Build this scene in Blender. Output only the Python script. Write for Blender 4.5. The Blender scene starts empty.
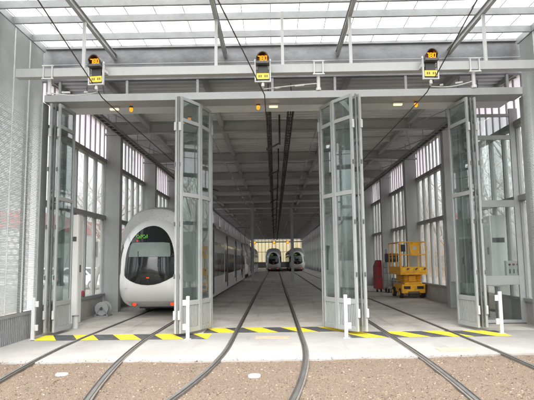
import bpy, bmesh, math, random
from mathutils import Vector, Matrix
random.seed(7)
S = bpy.context.scene
COL = S.collection
R = math.radians

# ------------------------------------------------------------------ materials
def newmat(name):
    m = bpy.data.materials.new(name); m.use_nodes = True
    nt = m.node_tree
    for n in list(nt.nodes): nt.nodes.remove(n)
    out = nt.nodes.new('ShaderNodeOutputMaterial')
    return m, nt, out

def pbr(name, col, rough=0.5, metal=0.0, var=0.12, scale=3.0, bump=0.0, bscale=40.0, spec=0.5,
        dirt=None, dirt_scale=1.2, dirt_amt=0.5, stretch=None, coat=0.0, spots=None, stains=None):
    m, nt, out = newmat(name)
    N, Lk = nt.nodes, nt.links
    b = N.new('ShaderNodeBsdfPrincipled')
    b.inputs['Roughness'].default_value = rough
    b.inputs['Metallic'].default_value = metal
    b.inputs['Specular IOR Level'].default_value = spec
    b.inputs['Coat Weight'].default_value = coat
    tc = N.new('ShaderNodeTexCoord')
    mp = N.new('ShaderNodeMapping')
    if stretch: mp.inputs['Scale'].default_value = stretch
    geo = N.new('ShaderNodeNewGeometry')
    Lk.new(geo.outputs['Position'], mp.inputs['Vector'])
    n1 = N.new('ShaderNodeTexNoise'); n1.inputs['Scale'].default_value = scale
    n1.inputs['Detail'].default_value = 8; n1.inputs['Roughness'].default_value = 0.65
    Lk.new(mp.outputs['Vector'], n1.inputs['Vector'])
    mix = N.new('ShaderNodeMix'); mix.data_type = 'RGBA'
    lo = [max(0, c*(1-var)) for c in col]; hi = [min(1, c*(1+var)) for c in col]
    mix.inputs['A'].default_value = (*lo, 1); mix.inputs['B'].default_value = (*hi, 1)
    rmp = N.new('ShaderNodeMapRange'); rmp.inputs['From Min'].default_value = 0.3; rmp.inputs['From Max'].default_value = 0.7
    Lk.new(n1.outputs['Fac'], rmp.inputs['Value'])
    Lk.new(rmp.outputs['Result'], mix.inputs['Factor'])
    last = mix.outputs['Result']
    if dirt:
        n2 = N.new('ShaderNodeTexNoise'); n2.inputs['Scale'].default_value = dirt_scale
        n2.inputs['Detail'].default_value = 10; n2.inputs['Roughness'].default_value = 0.7
        Lk.new(mp.outputs['Vector'], n2.inputs['Vector'])
        r2 = N.new('ShaderNodeMapRange'); r2.inputs['From Min'].default_value = 0.48; r2.inputs['From Max'].default_value = 0.72
        r2.inputs['To Max'].default_value = dirt_amt
        Lk.new(n2.outputs['Fac'], r2.inputs['Value'])
        m2 = N.new('ShaderNodeMix'); m2.data_type = 'RGBA'
        m2.inputs['B'].default_value = (*dirt, 1)
        Lk.new(last, m2.inputs['A']); Lk.new(r2.outputs['Result'], m2.inputs['Factor'])
        last = m2.outputs['Result']
    if stains:
        for sc, lo_, hi_, amt, st in stains:
            mp2 = N.new('ShaderNodeMapping'); mp2.inputs['Scale'].default_value = st; Lk.new(geo.outputs['Position'], mp2.inputs['Vector'])
            n4 = N.new('ShaderNodeTexNoise'); n4.inputs['Scale'].default_value = sc; n4.inputs['Detail'].default_value = 9; n4.inputs['Roughness'].default_value = 0.72
            Lk.new(mp2.outputs['Vector'], n4.inputs['Vector'])
            r4 = N.new('ShaderNodeMapRange'); r4.inputs['From Min'].default_value = lo_; r4.inputs['From Max'].default_value = hi_; r4.inputs['To Max'].default_value = amt
            Lk.new(n4.outputs['Fac'], r4.inputs['Value'])
            m4 = N.new('ShaderNodeMix'); m4.data_type = 'RGBA'; m4.inputs['B'].default_value = (*[q*0.45 for q in dirt], 1)
            Lk.new(last, m4.inputs['A']); Lk.new(r4.outputs['Result'], m4.inputs['Factor']); last = m4.outputs['Result']
    if spots:
        v = N.new('ShaderNodeTexVoronoi'); v.inputs['Scale'].default_value = spots[1]
        Lk.new(geo.outputs['Position'], v.inputs['Vector'])
        wn = N.new('ShaderNodeTexWhiteNoise'); Lk.new(v.outputs['Color'], wn.inputs['Vector'])
        cr = N.new('ShaderNodeValToRGB')
        cr.color_ramp.interpolation = 'CONSTANT'
        els = cr.color_ramp.elements
        els[0].position = 0; els[0].color = (*spots[0][0], 1)
        els[1].position = 1/len(spots[0]); els[1].color = (*spots[0][1], 1)
        for i, c in enumerate(spots[0][2:], 2):
            e = els.new(i/len(spots[0])); e.color = (*c, 1)
        Lk.new(wn.outputs['Value'], cr.inputs['Fac'])
        m3 = N.new('ShaderNodeMix'); m3.data_type = 'RGBA'; m3.inputs['Factor'].default_value = spots[2]
        Lk.new(last, m3.inputs['A']); Lk.new(cr.outputs['Color'], m3.inputs['B'])
        last = m3.outputs['Result']
    Lk.new(last, b.inputs['Base Color'])
    rr = N.new('ShaderNodeMapRange'); rr.inputs['To Min'].default_value = max(0.02, rough-0.08); rr.inputs['To Max'].default_value = min(1, rough+0.1)
    Lk.new(n1.outputs['Fac'], rr.inputs['Value']); Lk.new(rr.outputs['Result'], b.inputs['Roughness'])
    if bump > 0:
        n3 = N.new('ShaderNodeTexNoise'); n3.inputs['Scale'].default_value = bscale; n3.inputs['Detail'].default_value = 6
        Lk.new(geo.outputs['Position'], n3.inputs['Vector'])
        bp = N.new('ShaderNodeBump'); bp.inputs['Strength'].default_value = bump; bp.inputs['Distance'].default_value = 0.02
        Lk.new(n3.outputs['Fac'], bp.inputs['Height']); Lk.new(bp.outputs['Normal'], b.inputs['Normal'])
    Lk.new(b.outputs['BSDF'], out.inputs['Surface'])
    return m

def glass(name, tint=(0.9, 0.95, 0.93), refl=0.10, rough=0.0, haze=0.0, hazecol=(0.8, 0.82, 0.8)):
    m, nt, out = newmat(name); N, Lk = nt.nodes, nt.links
    t = N.new('ShaderNodeBsdfTransparent'); t.inputs['Color'].default_value = (*tint, 1)
    g = N.new('ShaderNodeBsdfGlossy'); g.inputs['Roughness'].default_value = rough; g.inputs['Color'].default_value = (0.9, 0.95, 0.95, 1)
    lw = N.new('ShaderNodeLayerWeight'); lw.inputs['Blend'].default_value = 0.25
    mr = N.new('ShaderNodeMapRange'); mr.inputs['To Min'].default_value = refl*0.5; mr.inputs['To Max'].default_value = min(1, refl*4)
    Lk.new(lw.outputs['Fresnel'], mr.inputs['Value'])
    mx = N.new('ShaderNodeMixShader'); Lk.new(mr.outputs['Result'], mx.inputs['Fac'])
    Lk.new(t.outputs[0], mx.inputs[1]); Lk.new(g.outputs[0], mx.inputs[2])
    last = mx.outputs[0]
    if haze > 0:   # pale film: dust, plus overexposure bloom painted into the windows
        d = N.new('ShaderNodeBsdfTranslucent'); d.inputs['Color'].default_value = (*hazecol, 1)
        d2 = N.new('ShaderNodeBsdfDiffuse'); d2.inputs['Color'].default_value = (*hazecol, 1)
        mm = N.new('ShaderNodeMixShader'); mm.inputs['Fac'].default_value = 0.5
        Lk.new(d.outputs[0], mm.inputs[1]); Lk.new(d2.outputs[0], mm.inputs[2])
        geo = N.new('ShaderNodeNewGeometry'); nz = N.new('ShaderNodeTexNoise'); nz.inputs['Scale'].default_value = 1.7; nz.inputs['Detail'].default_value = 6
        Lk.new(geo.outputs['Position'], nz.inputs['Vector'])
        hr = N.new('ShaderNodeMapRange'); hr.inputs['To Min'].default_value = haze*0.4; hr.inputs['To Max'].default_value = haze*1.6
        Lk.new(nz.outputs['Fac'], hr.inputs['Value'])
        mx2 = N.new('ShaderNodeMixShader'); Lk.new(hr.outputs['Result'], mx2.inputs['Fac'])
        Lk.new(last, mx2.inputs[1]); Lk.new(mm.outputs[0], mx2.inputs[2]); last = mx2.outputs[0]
    Lk.new(last, out.inputs['Surface'])
    return m

def translucent(name, col, through=0.7, clear=0.0, rough_spec=0.05):
    m, nt, out = newmat(name); N, Lk = nt.nodes, nt.links
    geo = N.new('ShaderNodeNewGeometry'); nz = N.new('ShaderNodeTexNoise'); nz.inputs['Scale'].default_value = 1.1; nz.inputs['Detail'].default_value = 7
    Lk.new(geo.outputs['Position'], nz.inputs['Vector'])
    mc = N.new('ShaderNodeMix'); mc.data_type = 'RGBA'
    mc.inputs['A'].default_value = (*[c*0.9 for c in col], 1); mc.inputs['B'].default_value = (*[min(1, c*1.06) for c in col], 1)
    Lk.new(nz.outputs['Fac'], mc.inputs['Factor'])
    a = N.new('ShaderNodeBsdfTranslucent'); d = N.new('ShaderNodeBsdfDiffuse')
    Lk.new(mc.outputs['Result'], a.inputs['Color']); Lk.new(mc.outputs['Result'], d.inputs['Color'])
    mx = N.new('ShaderNodeMixShader'); mx.inputs['Fac'].default_value = 1-through
    Lk.new(a.outputs[0], mx.inputs[1]); Lk.new(d.outputs[0], mx.inputs[2])
    last = mx.outputs[0]
    if clear > 0:
        t = N.new('ShaderNodeBsdfTransparent'); t.inputs['Color'].default_value = (*col, 1)
        m2 = N.new('ShaderNodeMixShader'); m2.inputs['Fac'].default_value = clear
        Lk.new(last, m2.inputs[1]); Lk.new(t.outputs[0], m2.inputs[2]); last = m2.outputs[0]
    Lk.new(last, out.inputs['Surface'])
    return m

def perforated(name, col):
    # sheet with staggered rows of soft oval openings, set out on the wall itself
    m, nt, out = newmat(name); N, Lk = nt.nodes, nt.links
    geo = N.new('ShaderNodeNewGeometry'); sp = N.new('ShaderNodeSeparateXYZ'); Lk.new(geo.outputs['Position'], sp.inputs[0])
    def mth(op, a, b=None):
        n = N.new('ShaderNodeMath'); n.operation = op
        for i, q in enumerate((a, b)):
            if q is None: continue
            if isinstance(q, (int, float)): n.inputs[i].default_value = q
            else: Lk.new(q, n.inputs[i])
        return n.outputs[0]
    v = mth('DIVIDE', sp.outputs['Z'], 0.135); row = mth('FLOOR', v); odd = mth('MULTIPLY', mth('MODULO', row, 2.0), 0.5)
    u = mth('ADD', mth('DIVIDE', sp.outputs['Y'], 0.34), odd)
    fu = mth('SUBTRACT', mth('FRACT', u), 0.5); fv = mth('SUBTRACT', mth('FRACT', v), 0.5)
    d = mth('SQRT', mth('ADD', mth('MULTIPLY', fu, fu), mth('MULTIPLY', fv, fv)))
    mr = N.new('ShaderNodeMapRange'); mr.interpolation_type = 'SMOOTHSTEP'
    mr.inputs['From Min'].default_value = 0.25; mr.inputs['From Max'].default_value = 0.5; mr.inputs['To Min'].default_value = 0.50; mr.inputs['To Max'].default_value = 0.05
    Lk.new(d, mr.inputs['Value'])
    nz = N.new('ShaderNodeTexNoise'); nz.inputs['Scale'].default_value = 0.8; nz.inputs['Detail'].default_value = 4; Lk.new(geo.outputs['Position'], nz.inputs['Vector'])
    nr = N.new('ShaderNodeMapRange'); nr.inputs['From Min'].default_value = 0.35; nr.inputs['From Max'].default_value = 0.65; nr.inputs['To Min'].default_value = 0.25; nr.inputs['To Max'].default_value = 1.0
    Lk.new(nz.outputs['Fac'], nr.inputs['Value'])
    fac = mth('MULTIPLY', mr.outputs['Result'], nr.outputs['Result'])
    t = N.new('ShaderNodeBsdfTransparent'); a = N.new('ShaderNodeBsdfTranslucent'); dd = N.new('ShaderNodeBsdfDiffuse')
    a.inputs['Color'].default_value = (*col, 1); dd.inputs['Color'].default_value = (*col, 1)
    m1 = N.new('ShaderNodeMixShader'); m1.inputs['Fac'].default_value = 0.65; Lk.new(a.outputs[0], m1.inputs[1]); Lk.new(dd.outputs[0], m1.inputs[2])
    m2 = N.new('ShaderNodeMixShader'); Lk.new(fac, m2.inputs['Fac']); Lk.new(m1.outputs[0], m2.inputs[1]); Lk.new(t.outputs[0], m2.inputs[2])
    Lk.new(m2.outputs[0], out.inputs['Surface']); return m

def glow(name, col, strength):
    m, nt, out = newmat(name)
    e = nt.nodes.new('ShaderNodeEmission'); e.inputs['Color'].default_value = (*col, 1); e.inputs['Strength'].default_value = strength
    nt.links.new(e.outputs[0], out.inputs['Surface']); return m

M = {}
M['galv'] = pbr('galvanised_steel', (0.27, 0.275, 0.28), 0.48, 0.25, 0.14, 4.0, dirt=(0.2, 0.2, 0.2), dirt_amt=0.35, dirt_scale=2.5)
M['lintel'] = pbr('painted_lintel_steel', (0.35, 0.36, 0.36), 0.45, 0.1, 0.08, 2.0, dirt=(0.36, 0.35, 0.33), dirt_amt=0.3, dirt_scale=1.6, stretch=(1, 1, 0.3))
M['gate'] = pbr('grey_gate_paint', (0.335, 0.35, 0.345), 0.42, 0.1, 0.08, 2.0, dirt=(0.25, 0.25, 0.24), dirt_amt=0.35, dirt_scale=3)
M['gate_dark'] = pbr('gate_hinge_steel', (0.14, 0.14, 0.14), 0.45, 0.4, 0.2, 6)
M['white'] = pbr('white_paint', (0.47, 0.48, 0.475), 0.45, 0, 0.05, 3, dirt=(0.33, 0.32, 0.295), dirt_amt=0.3, dirt_scale=4)
M['column'] = pbr('column_grey_paint', (0.36, 0.375, 0.37), 0.5, 0.05, 0.12, 1.5, dirt=(0.22, 0.22, 0.21), dirt_amt=0.4, stretch=(1, 1, 0.4))
M['mullion'] = pbr('mullion_grey_paint', (0.25, 0.255, 0.245), 0.5, 0.05, 0.12, 2)
M['purple'] = pbr('glazing_strip', (0.34, 0.305, 0.335), 0.5, 0.0, 0.12, 2)
M['deck'] = pbr('roof_deck_steel', (0.60, 0.615, 0.635), 0.5, 0.1, 0.12, 0.7, dirt=(0.38, 0.39, 0.405), dirt_amt=0.4, dirt_scale=0.5)
M['beam'] = pbr('roof_beam_steel', (0.37, 0.38, 0.385), 0.5, 0.1, 0.15, 1.2)
M['dark'] = pbr('dark_steel', (0.085, 0.085, 0.085), 0.5, 0.2, 0.3, 5)
M['black'] = pbr('black_plastic', (0.02, 0.02, 0.02), 0.4, 0, 0.3, 5)
M['fascia'] = pbr('fascia_sheet', (0.19, 0.192, 0.20), 0.4, 0.3, 0.35, 1.6, dirt=(0.09, 0.09, 0.095), dirt_amt=0.8, dirt_scale=1.5, stretch=(0.7, 1, 1.3))
M['slat'] = pbr('louvre_slat', (0.58, 0.605, 0.61), 0.5, 0.1, 0.1, 1.5)
M['panel'] = pbr('grey_wall_panel', (0.36, 0.38, 0.38), 0.5, 0.1, 0.1, 1.5, dirt=(0.26, 0.26, 0.25), dirt_amt=0.4)
M['concrete'] = pbr('apron_concrete', (0.285, 0.277, 0.262), 0.85, 0, 0.12, 1.2, bump=0.25, bscale=60, dirt=(0.22, 0.205, 0.18), dirt_amt=0.55, dirt_scale=0.55, stains=((3.5, 0.60, 0.74, 0.35, (1, 1, 1)), (1.2, 0.58, 0.72, 0.35, (2.2, 0.25, 1)), (14, 0.66, 0.74, 0.5, (1, 1, 1))))
M['floor'] = pbr('hall_concrete', (0.45, 0.425, 0.385), 0.7, 0, 0.18, 0.8, bump=0.2, bscale=50, dirt=(0.205, 0.178, 0.145), dirt_amt=0.75, dirt_scale=0.6, stains=((2.5, 0.58, 0.72, 0.45, (1, 1, 1)), (1.0, 0.55, 0.70, 0.5, (2.4, 0.15, 1)), (12, 0.65, 0.73, 0.6, (1, 1, 1))))
GS = ((0.142, 0.102, 0.070), (0.105, 0.075, 0.052), (0.19, 0.142, 0.102), (0.055, 0.038, 0.028), (0.165, 0.118, 0.08), (0.24, 0.19, 0.142))
M['gravel'] = pbr('brown_gravel', (0.135, 0.10, 0.067), 0.95, 0, 0.25, 1.4, bump=1.0, bscale=70, dirt=(0.09, 0.064, 0.046), dirt_amt=0.5, dirt_scale=0.9, spots=(GS, 110, 0.7))
M['chip1'] = pbr('gravel_chip_brown', (0.14, 0.10, 0.073), 0.95, 0, 0.5, 25)
M['chip2'] = pbr('gravel_chip_pale', (0.22, 0.172, 0.128), 0.95, 0, 0.4, 25)
M['chip3'] = pbr('gravel_chip_dark', (0.055, 0.04, 0.03), 0.95, 0, 0.4, 25)
M['ground'] = pbr('yard_ground', (0.21, 0.185, 0.15), 0.95, 0, 0.3, 0.3, dirt=(0.11, 0.12, 0.06), dirt_amt=0.7, dirt_scale=0.15)
M['yellow'] = pbr('yellow_floor_paint', (0.80, 0.62, 0.02), 0.6, 0, 0.1, 3, dirt=(0.40, 0.34, 0.15), dirt_amt=0.5, dirt_scale=4, stains=((9, 0.57, 0.68, 0.55, (1, 1, 1)), (2, 0.55, 0.7, 0.4, (2.5, 0.4, 1))))
M['blackpaint'] = pbr('black_floor_paint', (0.055, 0.055, 0.06), 0.6, 0, 0.3, 3, dirt=(0.20, 0.195, 0.185), dirt_amt=0.65, dirt_scale=6)
M['rail'] = pbr('rail_head_steel', (0.33, 0.32, 0.31), 0.32, 0.75, 0.2, 4, dirt=(0.2, 0.13, 0.09), dirt_amt=0.4, dirt_scale=6)
M['groove'] = pbr('rail_groove_dirt', (0.045, 0.04, 0.035), 0.8, 0.1, 0.4, 8)
M['rubber'] = pbr('rail_sealant', (0.12, 0.105, 0.09), 0.9, 0, 0.3, 5)
M['tramwhite'] = pbr('tram_white_paint', (0.80, 0.81, 0.81), 0.22, 0, 0.03, 2, coat=0.5, dirt=(0.52, 0.52, 0.5), dirt_amt=0.2, dirt_scale=2)
M['tramgrey'] = pbr('tram_silver_paint', (0.56, 0.565, 0.56), 0.35, 0.2, 0.06, 2, coat=0.2)
M['mesh'] = pbr('tram_roof_mesh', (0.36, 0.365, 0.365), 0.45, 0.25, 0.12, 2, spots=(((0.26, 0.26, 0.26), (0.36, 0.365, 0.365), (0.46, 0.46, 0.46)), 75, 0.5))
M['tramglass'] = pbr('tram_dark_glass', (0.014, 0.017, 0.018), 0.06, 0, 0.3, 1, spec=0.55)
M['blind'] = pbr('tram_sun_blind', (0.17, 0.21, 0.19), 0.5, 0, 0.15, 5)
M['redlamp'] = glow('red_tail_lamp', (1.0, 0.07, 0.02), 0.35)
M['orangelamp'] = glow('orange_lamp', (1.0, 0.30, 0.02), 0.45)
M['warmlamp'] = glow('warm_lamp', (1.0, 0.74, 0.45), 0.4)
M['digit'] = glow('signal_digit', (1.0, 0.34, 0.01), 0.62)
M['amber'] = pbr('amber_lens', (0.45, 0.10, 0.01), 0.25, 0, 0.2, 10)
M['hoodred'] = pbr('signal_hood_lining', (0.16, 0.022, 0.01), 0.4, 0, 0.2, 8)
M['led'] = glow('green_led', (0.25, 0.8, 0.12), 0.14)
M['plate'] = pbr('yellow_plate', (0.80, 0.55, 0.06), 0.5, 0, 0.05, 4)
M['ink'] = pbr('plate_ink', (0.10, 0.08, 0.04), 0.6, 0, 0.1, 4)
M['liftyellow'] = pbr('lift_orange_paint', (0.80, 0.39, 0.012), 0.45, 0, 0.12, 3, dirt=(0.30, 0.16, 0.04), dirt_amt=0.6, dirt_scale=5)
M['red'] = pbr('red_paint', (0.30, 0.02, 0.025), 0.4, 0, 0.1, 3)
M['tyre'] = pbr('black_rubber', (0.025, 0.025, 0.025), 0.85, 0, 0.3, 8)
M['wire'] = pbr('catenary_wire', (0.09, 0.068, 0.058), 0.6, 0.4, 0.1, 4)
M['bark'] = pbr('grey_bark', (0.20, 0.175, 0.155), 0.9, 0, 0.35, 5)
M['twig'] = pbr('brown_twigs', (0.30, 0.25, 0.22), 0.9, 0, 0.3, 2)
M['brush'] = pbr('brown_undergrowth', (0.17, 0.135, 0.10), 0.95, 0, 0.4, 1)
M['render'] = pbr('pale_render', (0.52, 0.52, 0.50), 0.8, 0, 0.05, 0.6)
M['redband'] = pbr('red_cladding', (0.45, 0.09, 0.09), 0.6, 0, 0.08, 1)
M['carwhite'] = pbr('car_white_paint', (0.75, 0.76, 0.77), 0.25, 0, 0.03, 1, coat=0.6)
M['sillwall'] = pbr('sill_concrete', (0.36, 0.345, 0.315), 0.8, 0, 0.15, 1.4, dirt=(0.2, 0.19, 0.17), dirt_amt=0.5)
M['cabinet'] = pbr('cabinet_white_paint', (0.80, 0.80, 0.78), 0.45, 0, 0.03, 2)
M['rust'] = pbr('tan_cover', (0.40, 0.31, 0.21), 0.8, 0, 0.2, 6)
M['paleconcrete'] = pbr('pale_cap_concrete', (0.40, 0.385, 0.36), 0.85, 0, 0.1, 6)
M['glass'] = glass('window_glass', (0.93, 0.94, 0.94), 0.10, haze=0.11, hazecol=(0.9, 0.9, 0.9))  # strong milky haze stands in for overexposure bloom, besides some dirt
M['gateglass'] = glass('gate_glass', (0.84, 0.875, 0.865), 0.15, haze=0.022)
M['perf'] = perforated('perforated_sheet', (0.62, 0.64, 0.64))
M['lavender'] = translucent('ribbed_translucent_sheet', (0.90, 0.88, 0.91), 0.88, 0.30)
M['roofsheet'] = translucent('canopy_translucent_sheet', (0.93, 0.94, 0.94), 0.85, 0.30)
M['endsheet'] = translucent('end_wall_sheet', (0.97, 0.90, 0.72), 0.9, 0.45)

# ------------------------------------------------------------------ mesh helper
class MB:
    def __init__(s): s.v = []; s.f = []; s.m = []
    def face(s, idx, m=0): s.f.append(tuple(idx)); s.m.append(m)
    def add(s, verts, faces, m=0):
        o = len(s.v); s.v += [tuple(p) for p in verts]
        for f in faces: s.face([i+o for i in f], m)
    def box(s, x0, x1, y0, y1, z0, z1, m=0):
        if x0 > x1: x0, x1 = x1, x0
        if y0 > y1: y0, y1 = y1, y0
        if z0 > z1: z0, z1 = z1, z0
        s.add([(x0,y0,z0),(x1,y0,z0),(x1,y1,z0),(x0,y1,z0),(x0,y0,z1),(x1,y0,z1),(x1,y1,z1),(x0,y1,z1)],
              [(0,3,2,1),(4,5,6,7),(0,1,5,4),(1,2,6,5),(2,3,7,6),(3,0,4,7)], m)
    def bar(s, p, q, w, h, m=0, up=(0,0,1)):
        p, q = Vector(p), Vector(q); d = (q-p).normalized(); u = Vector(up)
        if abs(d.dot(u)) > 0.99: u = Vector((1,0,0)) if abs(d.x) < 0.9 else Vector((0,1,0))
        a = d.cross(u).normalized()*w/2; b = a.cross(d).normalized()*h/2
        vs = [p-a-b, p+a-b, p+a+b, p-a+b, q-a-b, q+a-b, q+a+b, q-a+b]
        s.add(vs, [(0,1,2,3),(7,6,5,4),(0,4,5,1),(1,5,6,2),(2,6,7,3),(3,7,4,0)], m)
    def tube(s, pts, r, n=8, m=0, cap=True):
        pts = [Vector(p) for p in pts]; rs = r if isinstance(r, (list, tuple)) else [r]*len(pts)
        o = len(s.v); prev = None
        for i, p in enumerate(pts):
            d = (pts[min(i+1, len(pts)-1)]-pts[max(i-1, 0)]).normalized()
            if prev is None:
                u = Vector((0,0,1)) if abs(d.z) < 0.9 else Vector((1,0,0))
                a = d.cross(u).normalized()
            else:
                a = (prev - d*prev.dot(d)).normalized()
            prev = a; b = d.cross(a)
            for k in range(n):
                t = 2*math.pi*k/n
                s.v.append(tuple(p + (a*math.cos(t)+b*math.sin(t))*rs[i]))
        for i in range(len(pts)-1):
            for k in range(n):
                k2 = (k+1) % n
                s.face((o+i*n+k, o+i*n+k2, o+(i+1)*n+k2, o+(i+1)*n+k), m)
        if cap:
            s.face([o+k for k in range(n)][::-1], m); s.face([o+(len(pts)-1)*n+k for k in range(n)], m)
    def sweep(s, path, prof, mats):
        # path: list of (x,y,z0) ; prof: list of (u,z)
        o = len(s.v); n = len(prof)
        P = [Vector(p) for p in path]
        for i, p in enumerate(P):
            d = (P[min(i+1, len(P)-1)]-P[max(i-1, 0)]); d.z = 0; d.normalize()
            a = Vector((d.y, -d.x, 0))
            for u, z in prof: s.v.append((p.x+a.x*u, p.y+a.y*u, p.z+z))
        for i in range(len(P)-1):
            for k in range(n-1):
                s.face((o+i*n+k, o+i*n+k+1, o+(i+1)*n+k+1, o+(i+1)*n+k), mats[k])
    def build(s, name, mats, parent=None, smooth=False, bevel=0.0, local=False):
        me = bpy.data.meshes.new(name)
        off = Vector((0,0,0))
        if parent is not None and not local:
            p = parent
            while p is not None: off += p.location; p = p.parent
        me.from_pydata([tuple(Vector(v)-off) for v in s.v], [], s.f)
        ms = mats if isinstance(mats, (list, tuple)) else [mats]
        for m in ms: me.materials.append(M[m])
        me.polygons.foreach_set('material_index', s.m)
        if smooth: me.polygons.foreach_set('use_smooth', [True]*len(s.f))
        me.validate(); me.update()
        if smooth:
            bm = bmesh.new(); bm.from_mesh(me); bmesh.ops.recalc_face_normals(bm, faces=bm.faces); bm.to_mesh(me); bm.free()
            try: me.set_sharp_from_angle(angle=R(40))
            except Exception: pass
        o = bpy.data.objects.new(name, me); COL.objects.link(o)
        if parent is not None: o.parent = parent
        if bevel > 0:
            b = o.modifiers.new('bevel', 'BEVEL'); b.width = bevel; b.segments = 2; b.limit_method = 'ANGLE'; b.angle_limit = R(50)
        return o

def tag(o, label=None, cat=None, group=None, kind=None):
    if label: o['label'] = label
    if cat: o['category'] = cat
    if group: o['group'] = group
    if kind: o['kind'] = kind
    return o
def thing(name, label, cat, loc=(0,0,0), group=None, rz=0.0):
    o = bpy.data.objects.new(name, None); COL.objects.link(o); o.location = loc; o.rotation_euler[2] = rz
    o.empty_display_size = 0.2
    return tag(o, label, cat, group, 'thing')
def copy_tree(o, parent=None):
    c = o.copy(); COL.objects.link(c); c.parent = parent
    for ch in [x for x in bpy.data.objects if x.parent == o]: copy_tree(ch, c)
    return c

# ------------------------------------------------------------------ key sizes (metres; camera at the origin looking along +Y)
GY = 13.0                      # gate line
XL, XR = -5.65, 6.15           # gate opening
WL, WR = -6.0, 6.55            # hall wall planes
B0, BAY, NB = 13.2, 5.6, 19    # frames
HEND = B0+BAY*NB               # far end of the hall
TRK = (-3.62, -0.19, 3.28)
ROOF = 6.62

# ------------------------------------------------------------------ ground
def sheet(name, x0, x1, y0, y1, z, mat, thick=0.0, nx=1, ny=1):
    b = MB()
    if thick: b.box(x0, x1, y0, y1, z-thick, z)
    else: b.add([(x0,y0,z),(x1,y0,z),(x1,y1,z),(x0,y1,z)], [(0,1,2,3)])
    return tag(b.build(name, mat), kind='structure')
sheet('ground', -600, 600, -400, 900, -0.12, 'ground')
g = MB()   # gravel yard with a gently uneven surface
nx, ny = 160, 80
def gz(x, y): return -0.024+0.009*math.sin(x*2.3+y*1.1)*math.sin(y*2.9-x)+0.006*math.sin(x*7.1-y*3)*math.sin(y*8.3)
for j in range(ny+1):
    for i in range(nx+1):
        x = -9+18.6*i/nx; y = 2.5+7.5*j/ny
        g.v.append((x, y, gz(x, y)+random.uniform(-0.004, 0.004)))
for j in range(ny):
    for i in range(nx):
        a = j*(nx+1)+i; g.face((a, a+1, a+nx+2, a+nx+1))
tag(g.build('gravel_yard', 'gravel', smooth=True), kind='structure')
def edge_y(x): return 9.47+max(0, (x-0.5))*0.095+0.03*math.sin(x*1.7+0.6)+0.018*math.sin(x*5.3)+0.008*math.sin(x*13)
a = MB()   # concrete apron: front edge slightly out of square and ragged
n = 200
top, bot = [], []
for i in range(n+1):
    x = -6.4+13.2*i/n
    y = edge_y(x)+random.uniform(-0.012, 0.012)
    top.append((x, y))
o0 = 0
for x, y in top: a.v += [(x, y, 0.0), (x, y+0.02, -0.1), (x, 12.95, 0.0)]
for i in range(n):
    p, q = 3*i, 3*i+3
    a.face((p, q, q+2, p+2)); a.face((p+1, q+1, q, p))
tag(a.build('apron_slab', 'concrete'), kind='structure')
sheet('hall_floor', -6.4, 6.95, 12.962, HEND+0.3, 0.0, 'floor', 0.1)
def lineboxes():
    b = MB()
    return b
# loose stones and bark on the yard
random.seed(11)
b = MB()
for k in range(44000):
    y = 5.2+4.6*random.random()**1.0; x = random.uniform(-6.2, 6.8)
    edge = edge_y(x)
    if y > edge and random.random() > math.exp(-(y-edge)/0.05): continue
    s = random.choice((0.004, 0.004, 0.005, 0.006, 0.007, 0.009, 0.013)); t = random.uniform(0, 6.28); l = s*random.uniform(1, 2.2)
    z = gz(x, y)-0.002 if y < edge else 0.0
    c, q = math.cos(t), math.sin(t)
    b.add([(x+c*l, y+q*l, z), (x-q*s, y+c*s, z), (x-c*l, y-q*l, z), (x+q*s, y-c*s, z), (x+random.uniform(-s, s)*0.4, y+random.uniform(-s, s)*0.4, z+s*random.uniform(0.7, 1.3))],
          [(0,1,4),(1,2,4),(2,3,4),(3,0,4)], random.choices((0, 1, 2), (6, 2, 4))[0])
tag(b.build('loose_gravel', ['chip1', 'chip2', 'chip3']), 'loose brown stones and bark chips scattered over the yard', 'gravel', kind='stuff')

# ------------------------------------------------------------------ tracks
def track_x(i, y):
    c = TRK[i]
    if i == 0: return c + (0.0135*max(0, 13-y)**2)
    if i == 1: return c - (0.0185*max(0, 11.3-y)**2)
    return c - (0.0085*max(0, 10.8-y)**2)
tl = ['pair of grooved rails running under the white tram at the left', 'pair of grooved rails through the middle gate opening, bending left in the gravel',
      'pair of grooved rails through the right gate opening past the scissor lift']
for i in range(3):
    t = thing('tram_track', tl[i], 'track', (TRK[i], GY, 0), 'tram tracks into the hall')
    ys = [2.5+0.35*k for k in range(34)]+[14.5, 20, 40, 80, HEND-0.4]
    for sgn in (-1, 1):
        path = []
        for y in ys:
            x = track_x(i, y); dx = (track_x(i, y+0.05)-track_x(i, y-0.05))/0.1
            nrm = Vector((1, -dx, 0)).normalized()
            path.append((x+nrm.x*0.75*sgn, y+nrm.y*0.75*sgn, 0))
        pr = [(-0.064, -0.10), (-0.062, 0.006), (-0.036, 0.008), (-0.032, 0.018), (0.012, 0.018), (0.015, 0.007), (0.040, 0.007), (0.043, 0.015), (0.053, 0.015), (0.056, -0.10)]
        if sgn > 0: pr = [(-u, z) for u, z in pr][::-1]
        mt = [2, 2, 1, 0, 1, 1, 1, 0, 2]
        if sgn > 0: mt = mt[::-1]
        m = MB(); m.sweep(path, pr, mt); m.build('rail', ['rail', 'groove', 'rubber'], t)

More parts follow.
